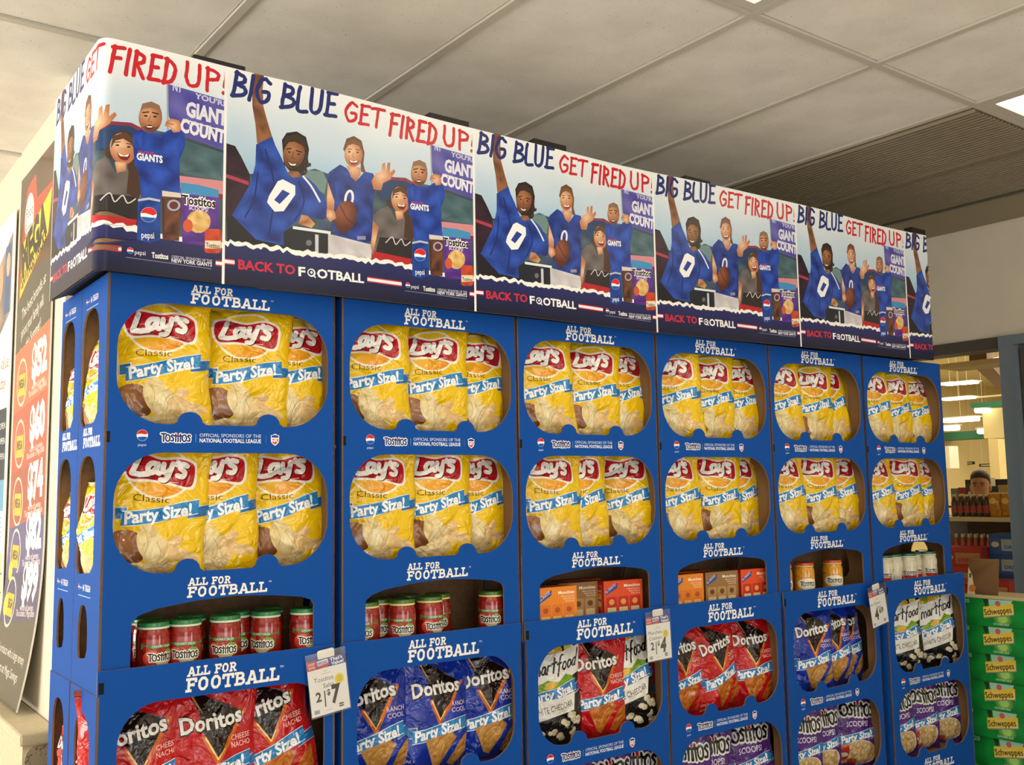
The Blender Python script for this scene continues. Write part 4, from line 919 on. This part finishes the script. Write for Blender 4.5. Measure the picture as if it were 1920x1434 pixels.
    def at(s, bl, br, h, col, bold=0, shear=0):
        p = T(*bl); q = T(*br); k = T(bl[0], bl[1]-h); a.text(s, p[0], p[1], k[1]-p[1], col, width=math.hypot(q[0]-p[0], q[1]-p[1]), rot=math.atan2(q[1]-p[1], q[0]-p[0]), bold=bold, shear=shear)
    at('BACK TO', (102,1155), (412,1188), 48, 'c8283c', .03); at('F', (430,1195), (468,1198), 46, 'f4f4f4', .03); at('OTBALL', (530,1206), (786,1236), 46, 'f4f4f4', .03)
    X, Y = T(500, 1180); a.ell(X, Y, 1.15, 1.1, 'f4f4f4', 16); a.ell(X-.1, Y+.05, .8, .75, '2a2f66', 12); a.ell(X, Y+.1, .35, .35, 'f4f4f4', 8); a.strokes([[(X+.5, Y-.6), (X+1.1, Y-1.1)]], .35, 'f4f4f4')
    X, Y = T(1026, 1248); globe(a, X, Y, .75); at('pepsi', (1044,1264), (1086,1268), 20, 'e8eaf2'); at('Tostitos', (1110,1278), (1175,1284), 24, 'f0f0ea', .03)
    at('OFFICIAL SPONSORS OF THE', (1188,1278), (1348,1294), 13, 'd0d2e2'); at('NEW YORK GIANTS', (1188,1296), (1348,1312), 17, 'e8eaf2', .02)
    at('Tostitos', (1222,1030), (1356,1046), 40, 'f4f2ee', .10); at('Tostitos', (1222,1030), (1356,1046), 38, '16141a', .03); at('SCOOPS!', (1250,1056), (1326,1066), 18, 'e8d8f2', .02); at('Tostitos', (1322,1224), (1376,1230), 20, '33282a', .02); at('pepsi', (1068,1190), (1118,1192), 28, 'e8eef6', .01)
    at('GIANT', (1226,632), (1390,672), 62, 'dfe0ee', .05); at("YOU'RE", (1260,552), (1390,588), 24, 'c9c9e4', .03); at('COUNT', (1205,702), (1384,752), 56, 'e6e6f0', .05); at('NY', (1172,520), (1210,530), 34, 'd2d2ec', .03)
    a.strokes([[T(1218,650), T(1385,700)]], .35, 'dfe0ee')
    at('GIANTS', (1040,838), (1142,850), 30, 'f2f2f6', .04); at('PROUD', (1045,810), (1110,816), 12, 'c2364a', .02)
    def brush(word, bl, br, tl, col, w=.215, seed=1):
        r = random.Random(seed); p = Vector(T(*bl)); q = Vector(T(*br)); t = Vector(T(*tl)); tot = sum(BRW.get(c, .82) for c in word); ls = []; cx = 0
        for c in word:
            for l in BR[c]:
                l2 = smoothline(l, 4) if len(l) > 2 else l; ls.append([tuple(p+(q-p)*((cx+x_)/tot)+(t-p)*y_) for x_, y_ in l2])
            cx += BRW.get(c, .82)
        h = (t-p).length
        a.strokes([[(x_+r.uniform(-.06, .06)*h*.5, y_+r.uniform(-.06, .06)*h*.5) for x_, y_ in (l if len(l) > 2 else [l[0], ((l[0][0]*2+l[1][0])/3, (l[0][1]*2+l[1][1])/3), ((l[0][0]+2*l[1][0])/3, (l[0][1]+2*l[1][1])/3), l[1]])] for l in ls], h*w*.75, col, taper=.25)
        a.strokes(ls, h*w*.62, col, taper=-.25)
    brush('BIG', (55,230), (272,280), (72,98), '24306f', seed=1); brush('BLUE', (322,296), (638,352), (335,168), '24306f', seed=2)
    brush('GET', (668,364), (890,412), (680,262), 'c8232f', seed=3); brush('FIRED', (912,436), (1184,498), (924,324), 'c8232f', seed=4); brush('UP!', (1212,492), (1392,534), (1212,388), 'c8232f', seed=5)
    a.rect(0, 0, .35, PH, 'f2f3f2'); a.rect(PW-.35, 0, PW, PH, 'eef0f0')
    a.grid(1.6, 1.6); return a.grid(.5, 1.6, 42, 49.5)
BA = banner_art().solve()
M_ban = mat('glossy_banner_print', attr=True, rough=.27, spec=.32)
def path(s):
    """s along the sheet (m) -> x, y, outward normal"""
    if s > -.03:
        k = min(1, max(0, (s-.02)/.3)); w = k*(.006*sin(s*4.1+.5)+.003*sin(s*8.7))
        return s, -.06+w, (0, -1)
    if s > -.0771:
        t = (-.03-s)/.03; return -.03-.03*sin(t), -.03-.03*cos(t), (-sin(t), -cos(t))
    return -.06, -.03+(-.0771-s), (-1, 0)
bn = thing('banner', 'long printed football party banner wrapped around the top of the display', 'banner', (0, 0, BZ))
def bmap(s0, off=0):
    def f(x, y):
        s = s0+x/100; px, py, n = path(s); v = y/PH
        top = .006*sin(s*3.1+.8)*v+.012*max(0, s-2.4)*v*.5
        return (px+n[0]*-off, py+n[1]*-off, y/100+top+.012*max(0, (s-2.)/1.6))
    def nn(x, y):
        p0 = path(s0+x/100-.004); p1 = path(s0+x/100+.004); d = Vector((p1[0]-p0[0], p1[1]-p0[1], 0)).normalized(); return Vector((d.y, -d.x, 0))
    return f, nn
for k in range(6):
    s0 = .247-.757+.757*k; f, nn = bmap(s0)
    me = BA.mesh('banner_sheet', f, nn, clip=(lambda x, y: x < 17.6) if k == 5 else None); me.materials.append(M_ban); obj('banner_sheet', me, None, bn)
    n = 40; L_ = .757 if k < 5 else .175; fb, _ = bmap(s0, .006)
    vs = [fb(100*L_*i/n, y) for i in range(n+1) for y in (0, PH)]
    obj('backing_sheet', mesh('backing', vs, [(2*i, 2*i+1, 2*i+3, 2*i+2) for i in range(n)], True), M_kraft, bn)
obj('shade_board', MB().box((-.045, -.045, .02), (3.44, .40, .026)).mesh('shade_board'), M_dark, bn)  # near-black board stands in for the shaded inside of the banner
ed = MB()
for i in range(60):
    p = [path(-.51+.85*j/60.)for j in (i, i+1)]
    ed.v += [(p[0][0], p[0][1], -.001), (p[1][0], p[1][1], -.001), (p[1][0]-p[1][2][0]*.05, p[1][1]-p[1][2][1]*.05, .022), (p[0][0]-p[0][2][0]*.05, p[0][1]-p[0][2][1]*.05, .022)]; n = len(ed.v)-4; ed.f.append((n, n+1, n+2, n+3))
obj('shade_strip', ed.mesh('shade_strip'), M_dark, bn)  # black strip gives the shade under the left banner edge as colour
for x0, x1 in ((.165, .300), (.862, 1.000), (1.25, 1.38), (1.93, 2.06), (2.62, 2.75), (3.355, 3.465)):
    obj('top_clip', MB().box((x0, -.048, .545), (x1, -.012,   .580+(.02 if x0 > 3 else 0))).mesh('top_clip'), M_black, bn)
    obj('clip_post', MB().box(((x0+x1)/2-.012, -.03, .03), ((x0+x1)/2+.012, -.012, .55)).mesh('clip_post'), M_black, bn)
# ------------------------------------------------------------------ signs on the left wall
def sign_art():
    a = Art(58, 190, '4a4740')
    a.rect(0, 150, 58, 190, shade('6b4a34', '3a2418', lambda x, y: nz(x*.12, y*.12)))
    a.poly([(2,142),(50,158),(56,176),(30,176),(26,186),(12,184),(6,168)], 'c43a1e'); a.poly([(4,143),(50,159),(54,174),(8,164)], 'f2d21c'); a.ell(17, 172, 8, 9, 'f0eee6', 18); a.text('Food', 11, 172, 4, '26407a', width=12); a.text('Store', 11, 166, 4, '26407a', width=12)
    a.text('MEGA', 7, 151, 12, '1c1812', width=42, rot=.22, bold=.06); a.text('SAVINGS PACKS', 7, 146, 5, '1c1812', width=42, rot=.26, bold=.04)
    for k, tx in enumerate(('The best brands at', 'prices your family will', 'love this Summer!')): a.text(tx, 10, 131-7*k+3, 4, 'e9e6dc', width=40-3*k, rot=.2)
    bands = [(99,122,'e8684a','$52'),(77,99,'d14a3c','$60'),(57,77,'a5453c','$74'),(40,57,'4a4a8c','$82'),(23,40,'38386f','$99')]
    for y0, y1, c, t in bands:
        a.poly([(0,y0),(58,y0+6),(58,y1+6),(0,y1)], c)
        a.ell(14, (y0+y1)/2, 9, 9, 'e8dcc0', 18); a.ell(14, (y0+y1)/2, 8, 8, c, 18); a.rect(8, (y0+y1)/2-5, 20, (y0+y1)/2+3, 'd9b92c'); a.text('MEGA', 9, (y0+y1)/2-2, 3, '4a3a12', width=10, bold=.05)
        a.text(t, 31, y0+11, 11, 'fdf6ee', width=24, bold=.06, rot=.08); a.text('worth of savings', 32, y0+7, 2, 'f6e8e0', width=20, rot=.08); a.text('This includes 2 Mega packs', 27, y0+4.6, 2.2, 'f6e8e0', width=28, rot=.08)
    a.ell(7, 30, 4, 4, 'e6d23a', 10); a.ell(8, 42, 3.5, 3.5, 'e6d23a', 10)
    for k, tx in enumerate(('All products with a large variety', 'of meats at Mega Savings')): a.text(tx, 6, 14-6*k, 3, 'e0ddd2', width=46-4*k)
    return a.grid(6, 6)
SA = sign_art()
def sgn(x, y, t):
    v = y/190; curl = .055*max(0, (.3-v)/.3)**2
    return (.093-curl-(.006 if t == 0 else 0), 1.68-x/100+.05*max(0, (.3-v)/.3)**2, .915+y/100)
me = SA.mesh('savings_sign', sgn, thick=.006, back='e8e6de'); me.materials.append(M_gloss)
sg = obj('savings_sign', me); tag(sg, 'tall dark and red savings sign with dollar prices leaning on left wall', 'sign')
def poster_art():
    a = Art(70, 180, 'f1efe6')
    a.poly([(30,128),(66,140),(66,172),(30,160)], shade('b8a08c', '6e6a76', lambda x, y: nz(x*.15, y*.15))); a.rect(52, 140, 64, 168, '5b6f8f'); a.ell(58, 160, 4, 5, 'd8b090', 12); a.ell(42, 155, 6, 8, 'c9a189', 12)
    a.text('Great value', 28, 118, 5, 'c23a34', width=38); a.text('every day', 28, 110, 5, 'c23a34', width=34)
    a.rect(50, 62, 66, 102, '3d4650'); a.rect(50, 62, 66, 74, '6fa3c4')
    for k in range(3): a.text('OPEN', 52, 94-6*k, 2.4, 'dfe3e6', width=12)
    a.rect(20, 62, 46, 102, 'a9cbbb'); a.rect(24, 68, 40, 80, 'd65a4e'); a.rect(26, 84, 44, 98, '7fb3c9')
    a.rect(10, 6, 68, 46, 'f0e3a0')
    for k in range(5): a.rect(10, 10+7*k, 68, 10.6+7*k, '5a6a4a'); a.text('SALE', 44, 12+7*k, 3.2, ('c2342e', '2f3a34')[k % 2], width=14)
    for k in range(6): a.rect(24, 50+1.8*k, 64, 50.6+1.8*k, '8fa6bd')
    return a.grid(8, 8)
me = poster_art().mesh('wall_poster', lambda x, y, t: (.092+t-.004, 2.48-x/100, .93+y/100), thick=.004, back='e8e6de'); me.materials.append(M_paper)
tag(obj('wall_poster', me), 'white poster with photos and yellow price table, farther along left wall', 'poster')

# ------------------------------------------------------------------ green soft drink cartons right of the display
def soda_art():
    a = Art(40, 12.0, shade('159a3c', '0d7a2c', lambda x, y: nz(x*.2, y*.3)))
    a.text('20', 1.6, 9.6, 1.7, 'a9d8b0', width=2.6, bold=.02)
    a.ell(19, 3.6, 4.4, 3.3, shade('b9e86a', '12893a', lambda x, y: math.hypot(x-19, (y-3.6)*1.35)/4.4), 24); a.ell(19, 3.6, 2.2, 1.6, shade('d6f39a', '9fdc5a', lambda x, y: math.hypot(x-19, y-3.6)/2.2), 14); a.poly([(13,11.8),(23.8,11.9),(22.8,9.4),(13.4,8.4)], 'a9dcbc')
    a.poly([(10.4,11.8),(12.8,11.8),(12.6,9.2),(11.6,8.4)], '2c3a20')
    a.poly([(10.6,3.3),(24.2,5.6),(24.2,10.4),(10.6,8.1)], '7d8a94'); a.poly([(10.4,3.7),(24.0,6.0),(24.0,10.6),(10.4,8.3)], shade('f3c820', 'f7e27a', lambda x, y: nz(x*.5, y*.5)))
    a.text('Schweppes', 10.9, 4.7, 2.5, '2c2a18', width=12.6, rot=.165, bold=.015)
    a.ell(17.2, 10.2, 1.25, 1.25, 'd06a6e', 12); a.text('GINGER ALE', 14.6, .9, .8, 'e6f4e8', width=7)
    return a.grid(2.5, 2.5)
so = soda_art()
SF = so.mesh('soda_print', lambda x, y: (-.0008, .20-x/100, y/100)); SF.materials.append(M_paper)
so2 = Art(27, 12, '12893a'); so2.text('Schweppes', 4, 4.5, 3, 'f3d83a', width=18, bold=.02)
SF2 = so2.mesh('soda_end', lambda x, y: (x/100, -.2008, y/100)); SF2.materials.append(M_paper)
SB = MB().box((0, -.2, 0), (.27, .2, .1195)).mesh('soda_carton'); SB.materials.append(mat('green_carton', '12893a', rough=.5))
r_ = random.Random(11); SODA_X = 3.735
for k in range(9):
    n = 8-k; lab = ('topmost green soft drink carton of the stack right of the display', 'green soft drink carton, second from the top of the stack', 'green soft drink carton, third from the top of the stack')[n] if n < 3 else 'green soft drink carton, %s from the top of the stack' % NTH[n]
    t = thing('soda_carton', lab, 'drink carton', (SODA_X+r_.uniform(-.006, .006), -.145+r_.uniform(-.012, .012), k*.1203), (0, 0, r_.uniform(-.012, .012)), 'green soft drink cartons')
    obj('carton', SB, None, t); obj('side_print', SF, None, t); obj('end_print', SF2, None, t)
t = thing('cardboard_tray', 'flat beige cardboard tray lying on the green cartons', 'cardboard', (SODA_X+.01, -.14, 9*.1203))
obj('tray_sheet', MB().box((-.012, -.21, 0), (.26, .21, .004)).mesh('tray_sheet'), mat('pale_card', 'cdb98a', rough=.8), t)
obj('tray_lip', MB().box((-.012, -.21, .004), (-.008, .21, .014)).mesh('tray_lip'), mat('pale_card', None), t)

# ------------------------------------------------------------------ the shop beyond the opening
def PX(x, y, X0):
    d = CR*((x-960)/FPX)-CU*((y-717)/FPX)+_fw; return CAMP+d*((X0-CAMP.x)/d.x)
M_cream = mat('shop_cream_paint', 'd8c690', rough=.8); M_sceil = mat('shop_ceiling_paint', 'd6c79a', rough=.9, noise=(3, .2, 'c9b98a'))
M_green = mat('shop_green_paint', '1f6a4c', rough=.6); M_peach = mat('shop_peach_paint', 'b98a62', rough=.8); M_lamp = mat('shop_lamp', 'fffbe8', emit='fff6dc', estr=9)
M_brown = mat('brown_beam', '6f5236', rough=.7)
struct(obj('ceiling_shop', MB().box((4.6, -4.2, 3.7), (32, 16, 3.8)).mesh('shop_ceiling'), M_sceil))
struct(obj('wall_shop_end', MB().box((26, -4, 0), (26.2, 16, 3.7)).mesh('shop_end_wall'), M_peach))
struct(obj('wall_shop_left', MB().box((4.62, 9, 0), (26, 9.2, 3.7)).mesh('shop_side_wall'), M_cream))
struct(obj('wall_shop_front', MB().box((4.62, 1.0, 0), (4.72, 9, 3.7)).mesh('shop_front_wall'), M_cream))
struct(obj('wall_shop_header', MB().box((4.6, -4.2, 2.96), (4.72, 1.0, 3.7)).mesh('shop_header'), M_cream))
struct(obj('wall_shop_right', MB().box((4.62, -4.2, 0), (26, -4, 3.7)).mesh('shop_right_wall'), M_cream))
area('shop_lighting', (15, 3.5, 3.6), (15, 3.5, 0), 12, 7, 1150, (1, .88, .62))
def px_box(x0, y0, x1, y1, X0, dx):
    a = PX(x0, y1, X0); b = PX(x1, y0, X0); return (X0, min(a.y, b.y), min(a.z, b.z)), (X0+dx, max(a.y, b.y), max(a.z, b.z))
def inb(name, rect, X0, dx, m_, lab=None, cat=None, group=None, st=False):
    o = obj(name, MB().box(*px_box(*rect, X0, dx)).mesh(name), m_)
    return struct(o) if st else tag(o, lab, cat, group)
inb('trim_5', (1760, 668, 1890, 692), 6.0, .3, M_sceil, st=True)
inb('trim_6', (1820, 750, 1890, 765), 15, .4, M_green, st=True); inb('trim_7', (1760, 806, 1850, 826), 19, .4, M_green, st=True)
inb('trim_8', (1845, 762, 1893, 822), 15.5, .6, M_cream, st=True); inb('pillar_shop', (1858, 815, 1870, 900), 17, .3, M_cream, st=True)
inb('trim_9', (1775, 846, 1858, 852), 22, .2, M_dark, st=True); inb('trim_10', (1775, 840, 1858, 846), 22, .25, M_brown, st=True)
inb('pillar_shop_far', (1772, 836, 1779, 878), 16, .3, M_white, st=True)
a_, b_ = PX(1834, 678, 9), PX(1882, 727, 13)
struct(obj('trim_11', MB().prism([(0,-.09),(.2,-.09),(.2,.09),(0,.09)], 1, lambda p, q, t: tuple(a_.lerp(b_, t)+Vector((0, q, p)))).mesh('sloping_beam'), M_brown))
inb('trim_12', (1760, 738, 1890, 752), 14, .1, mat('pipe_grey', 'bdb28c', rough=.5), st=True)
def shop_lamp(rect, X0, lab):
    x0_, y0_, x1_, y1_ = rect; a, b = px_box(x0_, y0_-1.5, x1_, y1_+1.5, X0, .28); t = thing('shop_lamp', lab, 'lamp', a, group='shop ceiling lamps')
    dy, dz = b[1]-a[1], b[2]-a[2]
    obj('tube', MB().prism(rrect(0, 0, dy, dz*.85, dz*.35, n=3), .2, lambda p, q, s: (s, p, q)).mesh('lamp_tube'), M_lamp, t)
    if a[2]+dz < 3.65: obj('hanger', MB().tube((.1, dy/2, dz*1.05), (.1, dy/2, 3.7-a[2]), .002)  .mesh('lamp_hanger'), M_sceil, t)
    obj('housing', MB().box((-.02, -.02, dz*.86), (.24, dy+.02, dz*1.1)).mesh('lamp_housing'), M_white, t)
shop_lamp((1845, 669, 1883, 679), 10, 'bright lamp high beside the window mullion')
shop_lamp((1764, 743, 1817, 749), 13.8, 'long thin lamp below the grey pipe'); shop_lamp((1766, 781, 1826, 791), 16, 'widest bright shop lamp under the green beam level'); shop_lamp((1766, 797, 1790, 806), 18.5, 'short bright shop lamp right beside the display edge')
shop_lamp((1827, 763, 1846, 773), 15.2, 'small round shop lamp left of the hanging cream box'); shop_lamp((1832, 803, 1848, 812), 18, 'small round shop lamp below the hanging cream box')
shop_lamp((1764, 717, 1784, 721), 13, 'small faint lamp near the display edge'); shop_lamp((1790, 714, 1822, 719), 13, 'faint thin shop lamp above the grey pipe')
for k, (x0, x1, y) in enumerate(((1802, 1826, 868), (1836, 1860, 872))):
    a, b = px_box(x0, y-3, x1, y+3, 20, .04); t = thing('aisle_sign', 'dark aisle sign hanging far in the shop, %s one' % ('left', 'right')[k], 'sign', a, group='aisle signs')
    obj('board', MB().box((0, 0, 0), (.04, b[1]-a[1], b[2]-a[2])).mesh('sign_board'), M_dark, t)
    obj('lettering', MB().box((-.004, (b[1]-a[1])*.15, (b[2]-a[2])*.35), (0, (b[1]-a[1])*.85, (b[2]-a[2])*.65)).mesh('sign_lettering'), M_white, t)
    for q in (.2, .8): obj('hanger', MB().tube((.02, (b[1]-a[1])*q, b[2]-a[2]), (.02, (b[1]-a[1])*q, 3.7-a[2]), .004).mesh('sign_hanger'), M_white, t)
# shelf unit with bottles and pouches
sh = thing('shop_shelf', 'shop shelf unit holding bottles and pouches seen through the window', 'shelf', (6.2, 0, 0))
ya, yb = .82, 1.62
for z in (.30, .93, 1.34): obj('shelf_board', MB().box((0, ya, z-.02), (.42, yb, z+.012)).mesh('shelf_board'), mat('shelf_cream', 'd8cfae', rough=.5), sh)
obj('shelf_back', MB().box((.42, ya, 0), (.44, yb, 1.36)).mesh('shelf_back'), M_brown, sh)
for y in (ya, yb): obj('shelf_upright', MB().box((0, y-.012, 0), (.43, y+.012, 1.36)).mesh('shelf_upright'), M_white, sh)
def bottle(key, c, capc, lc, rr=.030, h=.155):
    b = MB().lathe([(rr*.9,0),(rr,.006),(rr,h*.62),(rr*.75,h*.78),(rr*.42,h*.88),(rr*.42,h*.94)], 12).mesh('bottle_'+key, True); b.materials.append(mat('bottle_'+key, c, rough=.15, coat=.5))
    l = MB().lathe([(rr*.5,h*.92),(rr*.5,h),(rr*.4,h*1.01)], 10).mesh('bottle_cap_'+key, True); l.materials.append(mat('cap_'+key, capc, rough=.3))
    g_ = MB().lathe([(rr*1.02,h*.18),(rr*1.02,h*.5)], 12, cap=False).mesh('bottle_label_'+key, True); g_.materials.append(mat('label_'+key, lc, rough=.5))
    return b, l, g_
BT = [bottle('dark', '3a1a16', 'e8dcb0', 'a8382c', .022), bottle('red', 'b8361c', 'ded6c0', 'd0532c', .024, .15)]
nb = 0
for row in range(2):
    for dpt in range(2):
        for k in range(10):
            y = 1.48-k*.0475-(.0 if dpt == 0 else .02)
            if y < 1.235 and row == 0 or y < 1.0: continue
            b = BT[row]; nb += 1
            t = thing('drink_bottle', 'small %s bottle, %s from the left, %s row of the %s shelf' % (('dark', 'red')[row], NTH[k], ('front', 'back')[dpt], ('upper', 'lower')[row]), 'bottle', (6.235+.075*dpt, y, (1.353, .943)[row]+(0, .0)[row]), group='%s bottles, %s row' % (('dark', 'red')[row], ('front', 'back')[dpt]))
            t.scale = (1, 1, (1., 1.9)[row])
            for nm, me in zip(('body', 'cap', 'label'), b): obj(nm, me, None, t)
def pouch(key, c, d):
    a = Art(9, 17, shade(c, d, lambda x, y: nz(x, y, 1.2))); a.rect(1, 4, 8, 8, 'c98a20'); a.ell(4.5, 11, 2.6, 2.2, 'f3d66a', 10); a.rect(0, 15.8, 9, 17, 'f0e2a0'); a.grid(1.5, 1.5)
    f = lambda x, y: (-.028*max(0, 1-((x-4.5)/4.5)**2)**.6*max(0, sin(pi*min(1, y/16.5)))**.5-.003*sin(x*2+y), .045-x/100, y/100)
    me = a.mesh('pouch_'+key, f); me.materials.append(M_foil); me.polygons.foreach_set('use_smooth', [True]*len(me.polygons)); return me
PO = pouch('orange', 'e8a41c', 'b9701a'); POB = MB().box((.002, -.042, 0), (.03, .042, .165)).mesh('pouch_back'); POB.materials.append(mat('pouch_back', 'c98a24', rough=.4))
for row, z in enumerate((1.353, .943)):
    for dpt in range(2):
        for k in range(4):
            y = (1.19, 1.19)[row]-k*.088
            t = thing('snack_pouch', 'orange snack pouch, %s from the left, %s row of the %s shelf' % (NTH[k], ('front', 'back')[dpt], ('upper', 'lower')[row]), 'snack pouch', (6.245+.08*dpt, y, z), (0, 0, R.uniform(-.1, .1)), group='orange pouches, %s shelf %s row' % (('upper', 'lower')[row], ('front', 'back')[dpt]))
            if row: t.scale = (1, 1, 1.7)
            obj('pouch_front', PO, None, t); obj('pouch_back', POB, None, t)
# stacked drink cartons in front of that shelf
def stack_art(base, strip, pan):
    a = Art(26, 13, base); a.rect(0, 10, 26, 13, strip); a.rect(8, 2, 25, 9.4, pan); a.poly([(8,5.4),(25,7.8),(25,9.4),(8,8.4)], shade('a8b04a', pan, lambda x, y: nz(x, y))); a.ell(4, 6, 2.6, 1.8, 'd8d2c4', 12); a.text('DRINK', 10, 3.4, 2.2, base, width=12, bold=.03); return a
def stack_mesh(key, art):
    me = art.mesh('shop_carton_'+key, lambda x, y: (-.0006, .13-x/100, y/100)); me.materials.append(M_paper); return me
SKR = stack_mesh('red', stack_art('a81c20', 'b82a26', 'b9705e')); SKB = stack_mesh('blue', stack_art('2d5fae', '24508f', '9fb4c8'))
SKX = MB().box((0, -.13, 0), (.2, .13, .129)).mesh('shop_carton_red_body'); SKX.materials.append(mat('red_carton_side', 'b3242a', rough=.5)); SKY = MB().box((0, -.13, 0), (.2, .13, .129)).mesh('shop_carton_blue_body'); SKY.materials.append(mat('blue_carton_side', '2d5fae', rough=.5))
def stack(x, y, n, top, key, word, where):
    for k in range(n):
        lab = '%s drink carton %s, %s' % (word, where, 'topmost' if k == n-1 else '%s from the top' % NTH[n-k-1])
        t = thing('drink_carton', lab, 'drink carton', (x+R.uniform(-.01, .01), y+R.uniform(-.008, .008), top-.13*(n-k)), (0, 0, R.uniform(-.03, .03)), '%s drink cartons in the shop' % word)
        obj('carton', SKX if key == 'r' else SKY, None, t); obj('print', SKR if key == 'r' else SKB, None, t)
stack(5.8, 1.20, 8, 1.165, 'r', 'red', 'in the stack beside the display edge'); stack(5.55, .90, 7, .98, 'r', 'red', 'in the shorter nearer stack')
stack(5.9, .93, 9, 1.255, 'b', 'blue', 'in the stack behind the mullion')
# open brown carton flap leaning on the drink cartons
t = thing('cardboard_flap', 'open brown cardboard box flap above the green cartons', 'cardboard', (SODA_X+.08, -.005, 1.0865), (0, 0, .25))
fl = Art(13, 17, shade('7a5a34', '5c4226', lambda x, y: nz(x*.3, y*.3))); fl.poly([(0,0),(3.4,0),(1.8,9),(0,13)], 'd8c9a4'); fl.ell(2.0, 3, 1.6, 1.8, 'c97a3a', 8); fl.rect(.4, 8, 1.4, 10, '46653a')
me = fl.mesh('flap', lambda x, y, q: (.0+q+y*.0035, .06-x/100, y/100*.93), thick=.004, back='7a5a34'); me.materials.append(M_paper); obj('flap', me, None, t)
# shopper behind the shelf
P0 = PX(1838, 905, 8.4); hz = P0.z
pr = thing('person', 'dark-haired person in a dark top standing behind the shop shelf', 'person', (P0.x, P0.y, 0), (0, 0, .35))
def loft(rings, seg=20):
    vs = []; fs = []
    for (cx, cy, z, rx, ry) in rings:
        for i in range(seg): q = 2*pi*i/seg; vs.append((cx+rx*cos(q), cy+ry*sin(q), z))
    for k in range(len(rings)-1):
        for i in range(seg): fs.append((k*seg+i, k*seg+(i+1) % seg, (k+1)*seg+(i+1) % seg, (k+1)*seg+i))
    fs += [tuple(reversed(range(seg))), tuple((len(rings)-1)*seg+i for i in range(seg))]
    return vs, fs
h0 = hz-.06   # nose height
skv, skf = loft([(0,0,h0-.17,.06,.062),(-.005,0,h0-.12,.052,.054),(-.02,0,h0-.105,.07,.05),(-.03,0,h0-.085,.082,.056),(-.022,0,h0-.05,.092,.068),(-.018,0,h0,.1,.074),(-.012,0,h0+.05,.102,.078),(-.005,0,h0+.09,.1,.078),(.002,0,h0+.13,.088,.068),(.004,0,h0+.155,.06,.045),(.004,0,h0+.163,.01,.01)])
body = obj('head', mesh('head', skv, skf, True), mat('skin', 'c99372', rough=.55, noise=(30, .2, 'b57f60')), pr)
nv = MB(); nv.lathe([(.004,.035),(.009,.01),(.016,-.018),(.010,-.026)], 8, (-.115, 0, h0)); obj('nose', nv.mesh('nose', True), MATS['skin'], body)
for s in (-1, 1):
    obj('ear', MB().lathe([(.004,-.03),(.014,-.02),(.018,.01),(.012,.03),(.003,.034)], 8, (.0, s*.077, h0+.01)).mesh('ear', True), MATS['skin'], body)
    obj('eye', MB().lathe([(.002,-.007),(.010,0),(.002,.007)], 8, (-.106, s*.032, h0+.036)).mesh('eye', True), mat('eye_dark', '2a1c14', rough=.2), body)
    obj('brow', MB().box((-.114, s*.032-.017, h0+.054), (-.098, s*.032+.017, h0+.062)).mesh('brow'), mat('hair', '2b1d13', rough=.6, noise=(60, .4, '1a110b')), body)
obj('mouth', MB().box((-.112, -.022, h0-.056), (-.098, .022, h0-.049)).mesh('mouth'), mat('lips', '9a5346', rough=.5), body)
hv, hf = loft([(.045,0,h0-.03,.062,.07),(.035,0,h0+.04,.08,.083),(.012,0,h0+.085,.108,.087),(.004,0,h0+.13,.102,.08),(.004,0,h0+.165,.075,.06),(.004,0,h0+.182,.02,.015)]); obj('hair', mesh('hair', hv, hf, True), MATS['hair'], pr)
bv, bf = loft([(0,0,.0,.13,.17),(0,0,.45,.12,.16),(0,0,.86,.13,.18),(0,0,h0-.62,.12,.17),(0,0,h0-.40,.125,.2),(0,0,h0-.25,.115,.215),(0,0,h0-.20,.09,.17),(0,0,h0-.165,.066,.075)]); obj('clothing', mesh('clothing', bv, bf, True), mat('dark_top', '23252c', rough=.8), pr)
# far goods: coloured rows on distant shelves
FG = ['7f8f9f', 'a8332f', '2f4a7a', 'd0c8b0', '3a3f48', 'c9b27a', '8a2f4a', '4f6f8a']
fs_ = thing('far_shelf', 'distant shop shelf behind the person', 'shelf', (9.0, 0, 0))
ya2, yb2 = PX(1890, 930, 9).y, PX(1772, 930, 9).y
for z in (.5, 1.0, 1.36): obj('shelf_board', MB().box((0, ya2, z-.02), (.4, yb2, z)).mesh('far_board'), M_dark, fs_)
obj('shelf_back', MB().box((.4, ya2, 0), (.43, yb2, 1.62)).mesh('far_back'), M_dark, fs_)
k = 0; y = yb2-.05; r_ = random.Random(4)
while y > ya2+.05:
    w = r_.uniform(.06, .14); h = r_.uniform(.16, .30); c = FG[k % len(FG)]; wd = {'7f8f9f':'grey','a8332f':'red','2f4a7a':'navy','d0c8b0':'cream','3a3f48':'charcoal','c9b27a':'tan','8a2f4a':'maroon','4f6f8a':'steel blue'}[c]
    t = thing('goods_box', '%s goods box on the distant shelf, %s from the left' % (wd, (NTH+['eleventh','twelfth','thirteenth','fourteenth','fifteenth','sixteenth','seventeenth'])[k]), 'box', (9.02, y-w/2, 1.361), group='goods on the distant shelf')
    obj('carton', MB().box((0, -w/2+.004, 0), (.2, w/2-.004, h)).mesh('goods'), mat('goods_'+c, c, rough=.6), t); obj('label', MB().box((-.002, -w/4, h*.35), (0, w/4, h*.65)).mesh('goods_label'), mat('goods_label', 'e6dfcf', rough=.6), t)
    y -= w; k += 1
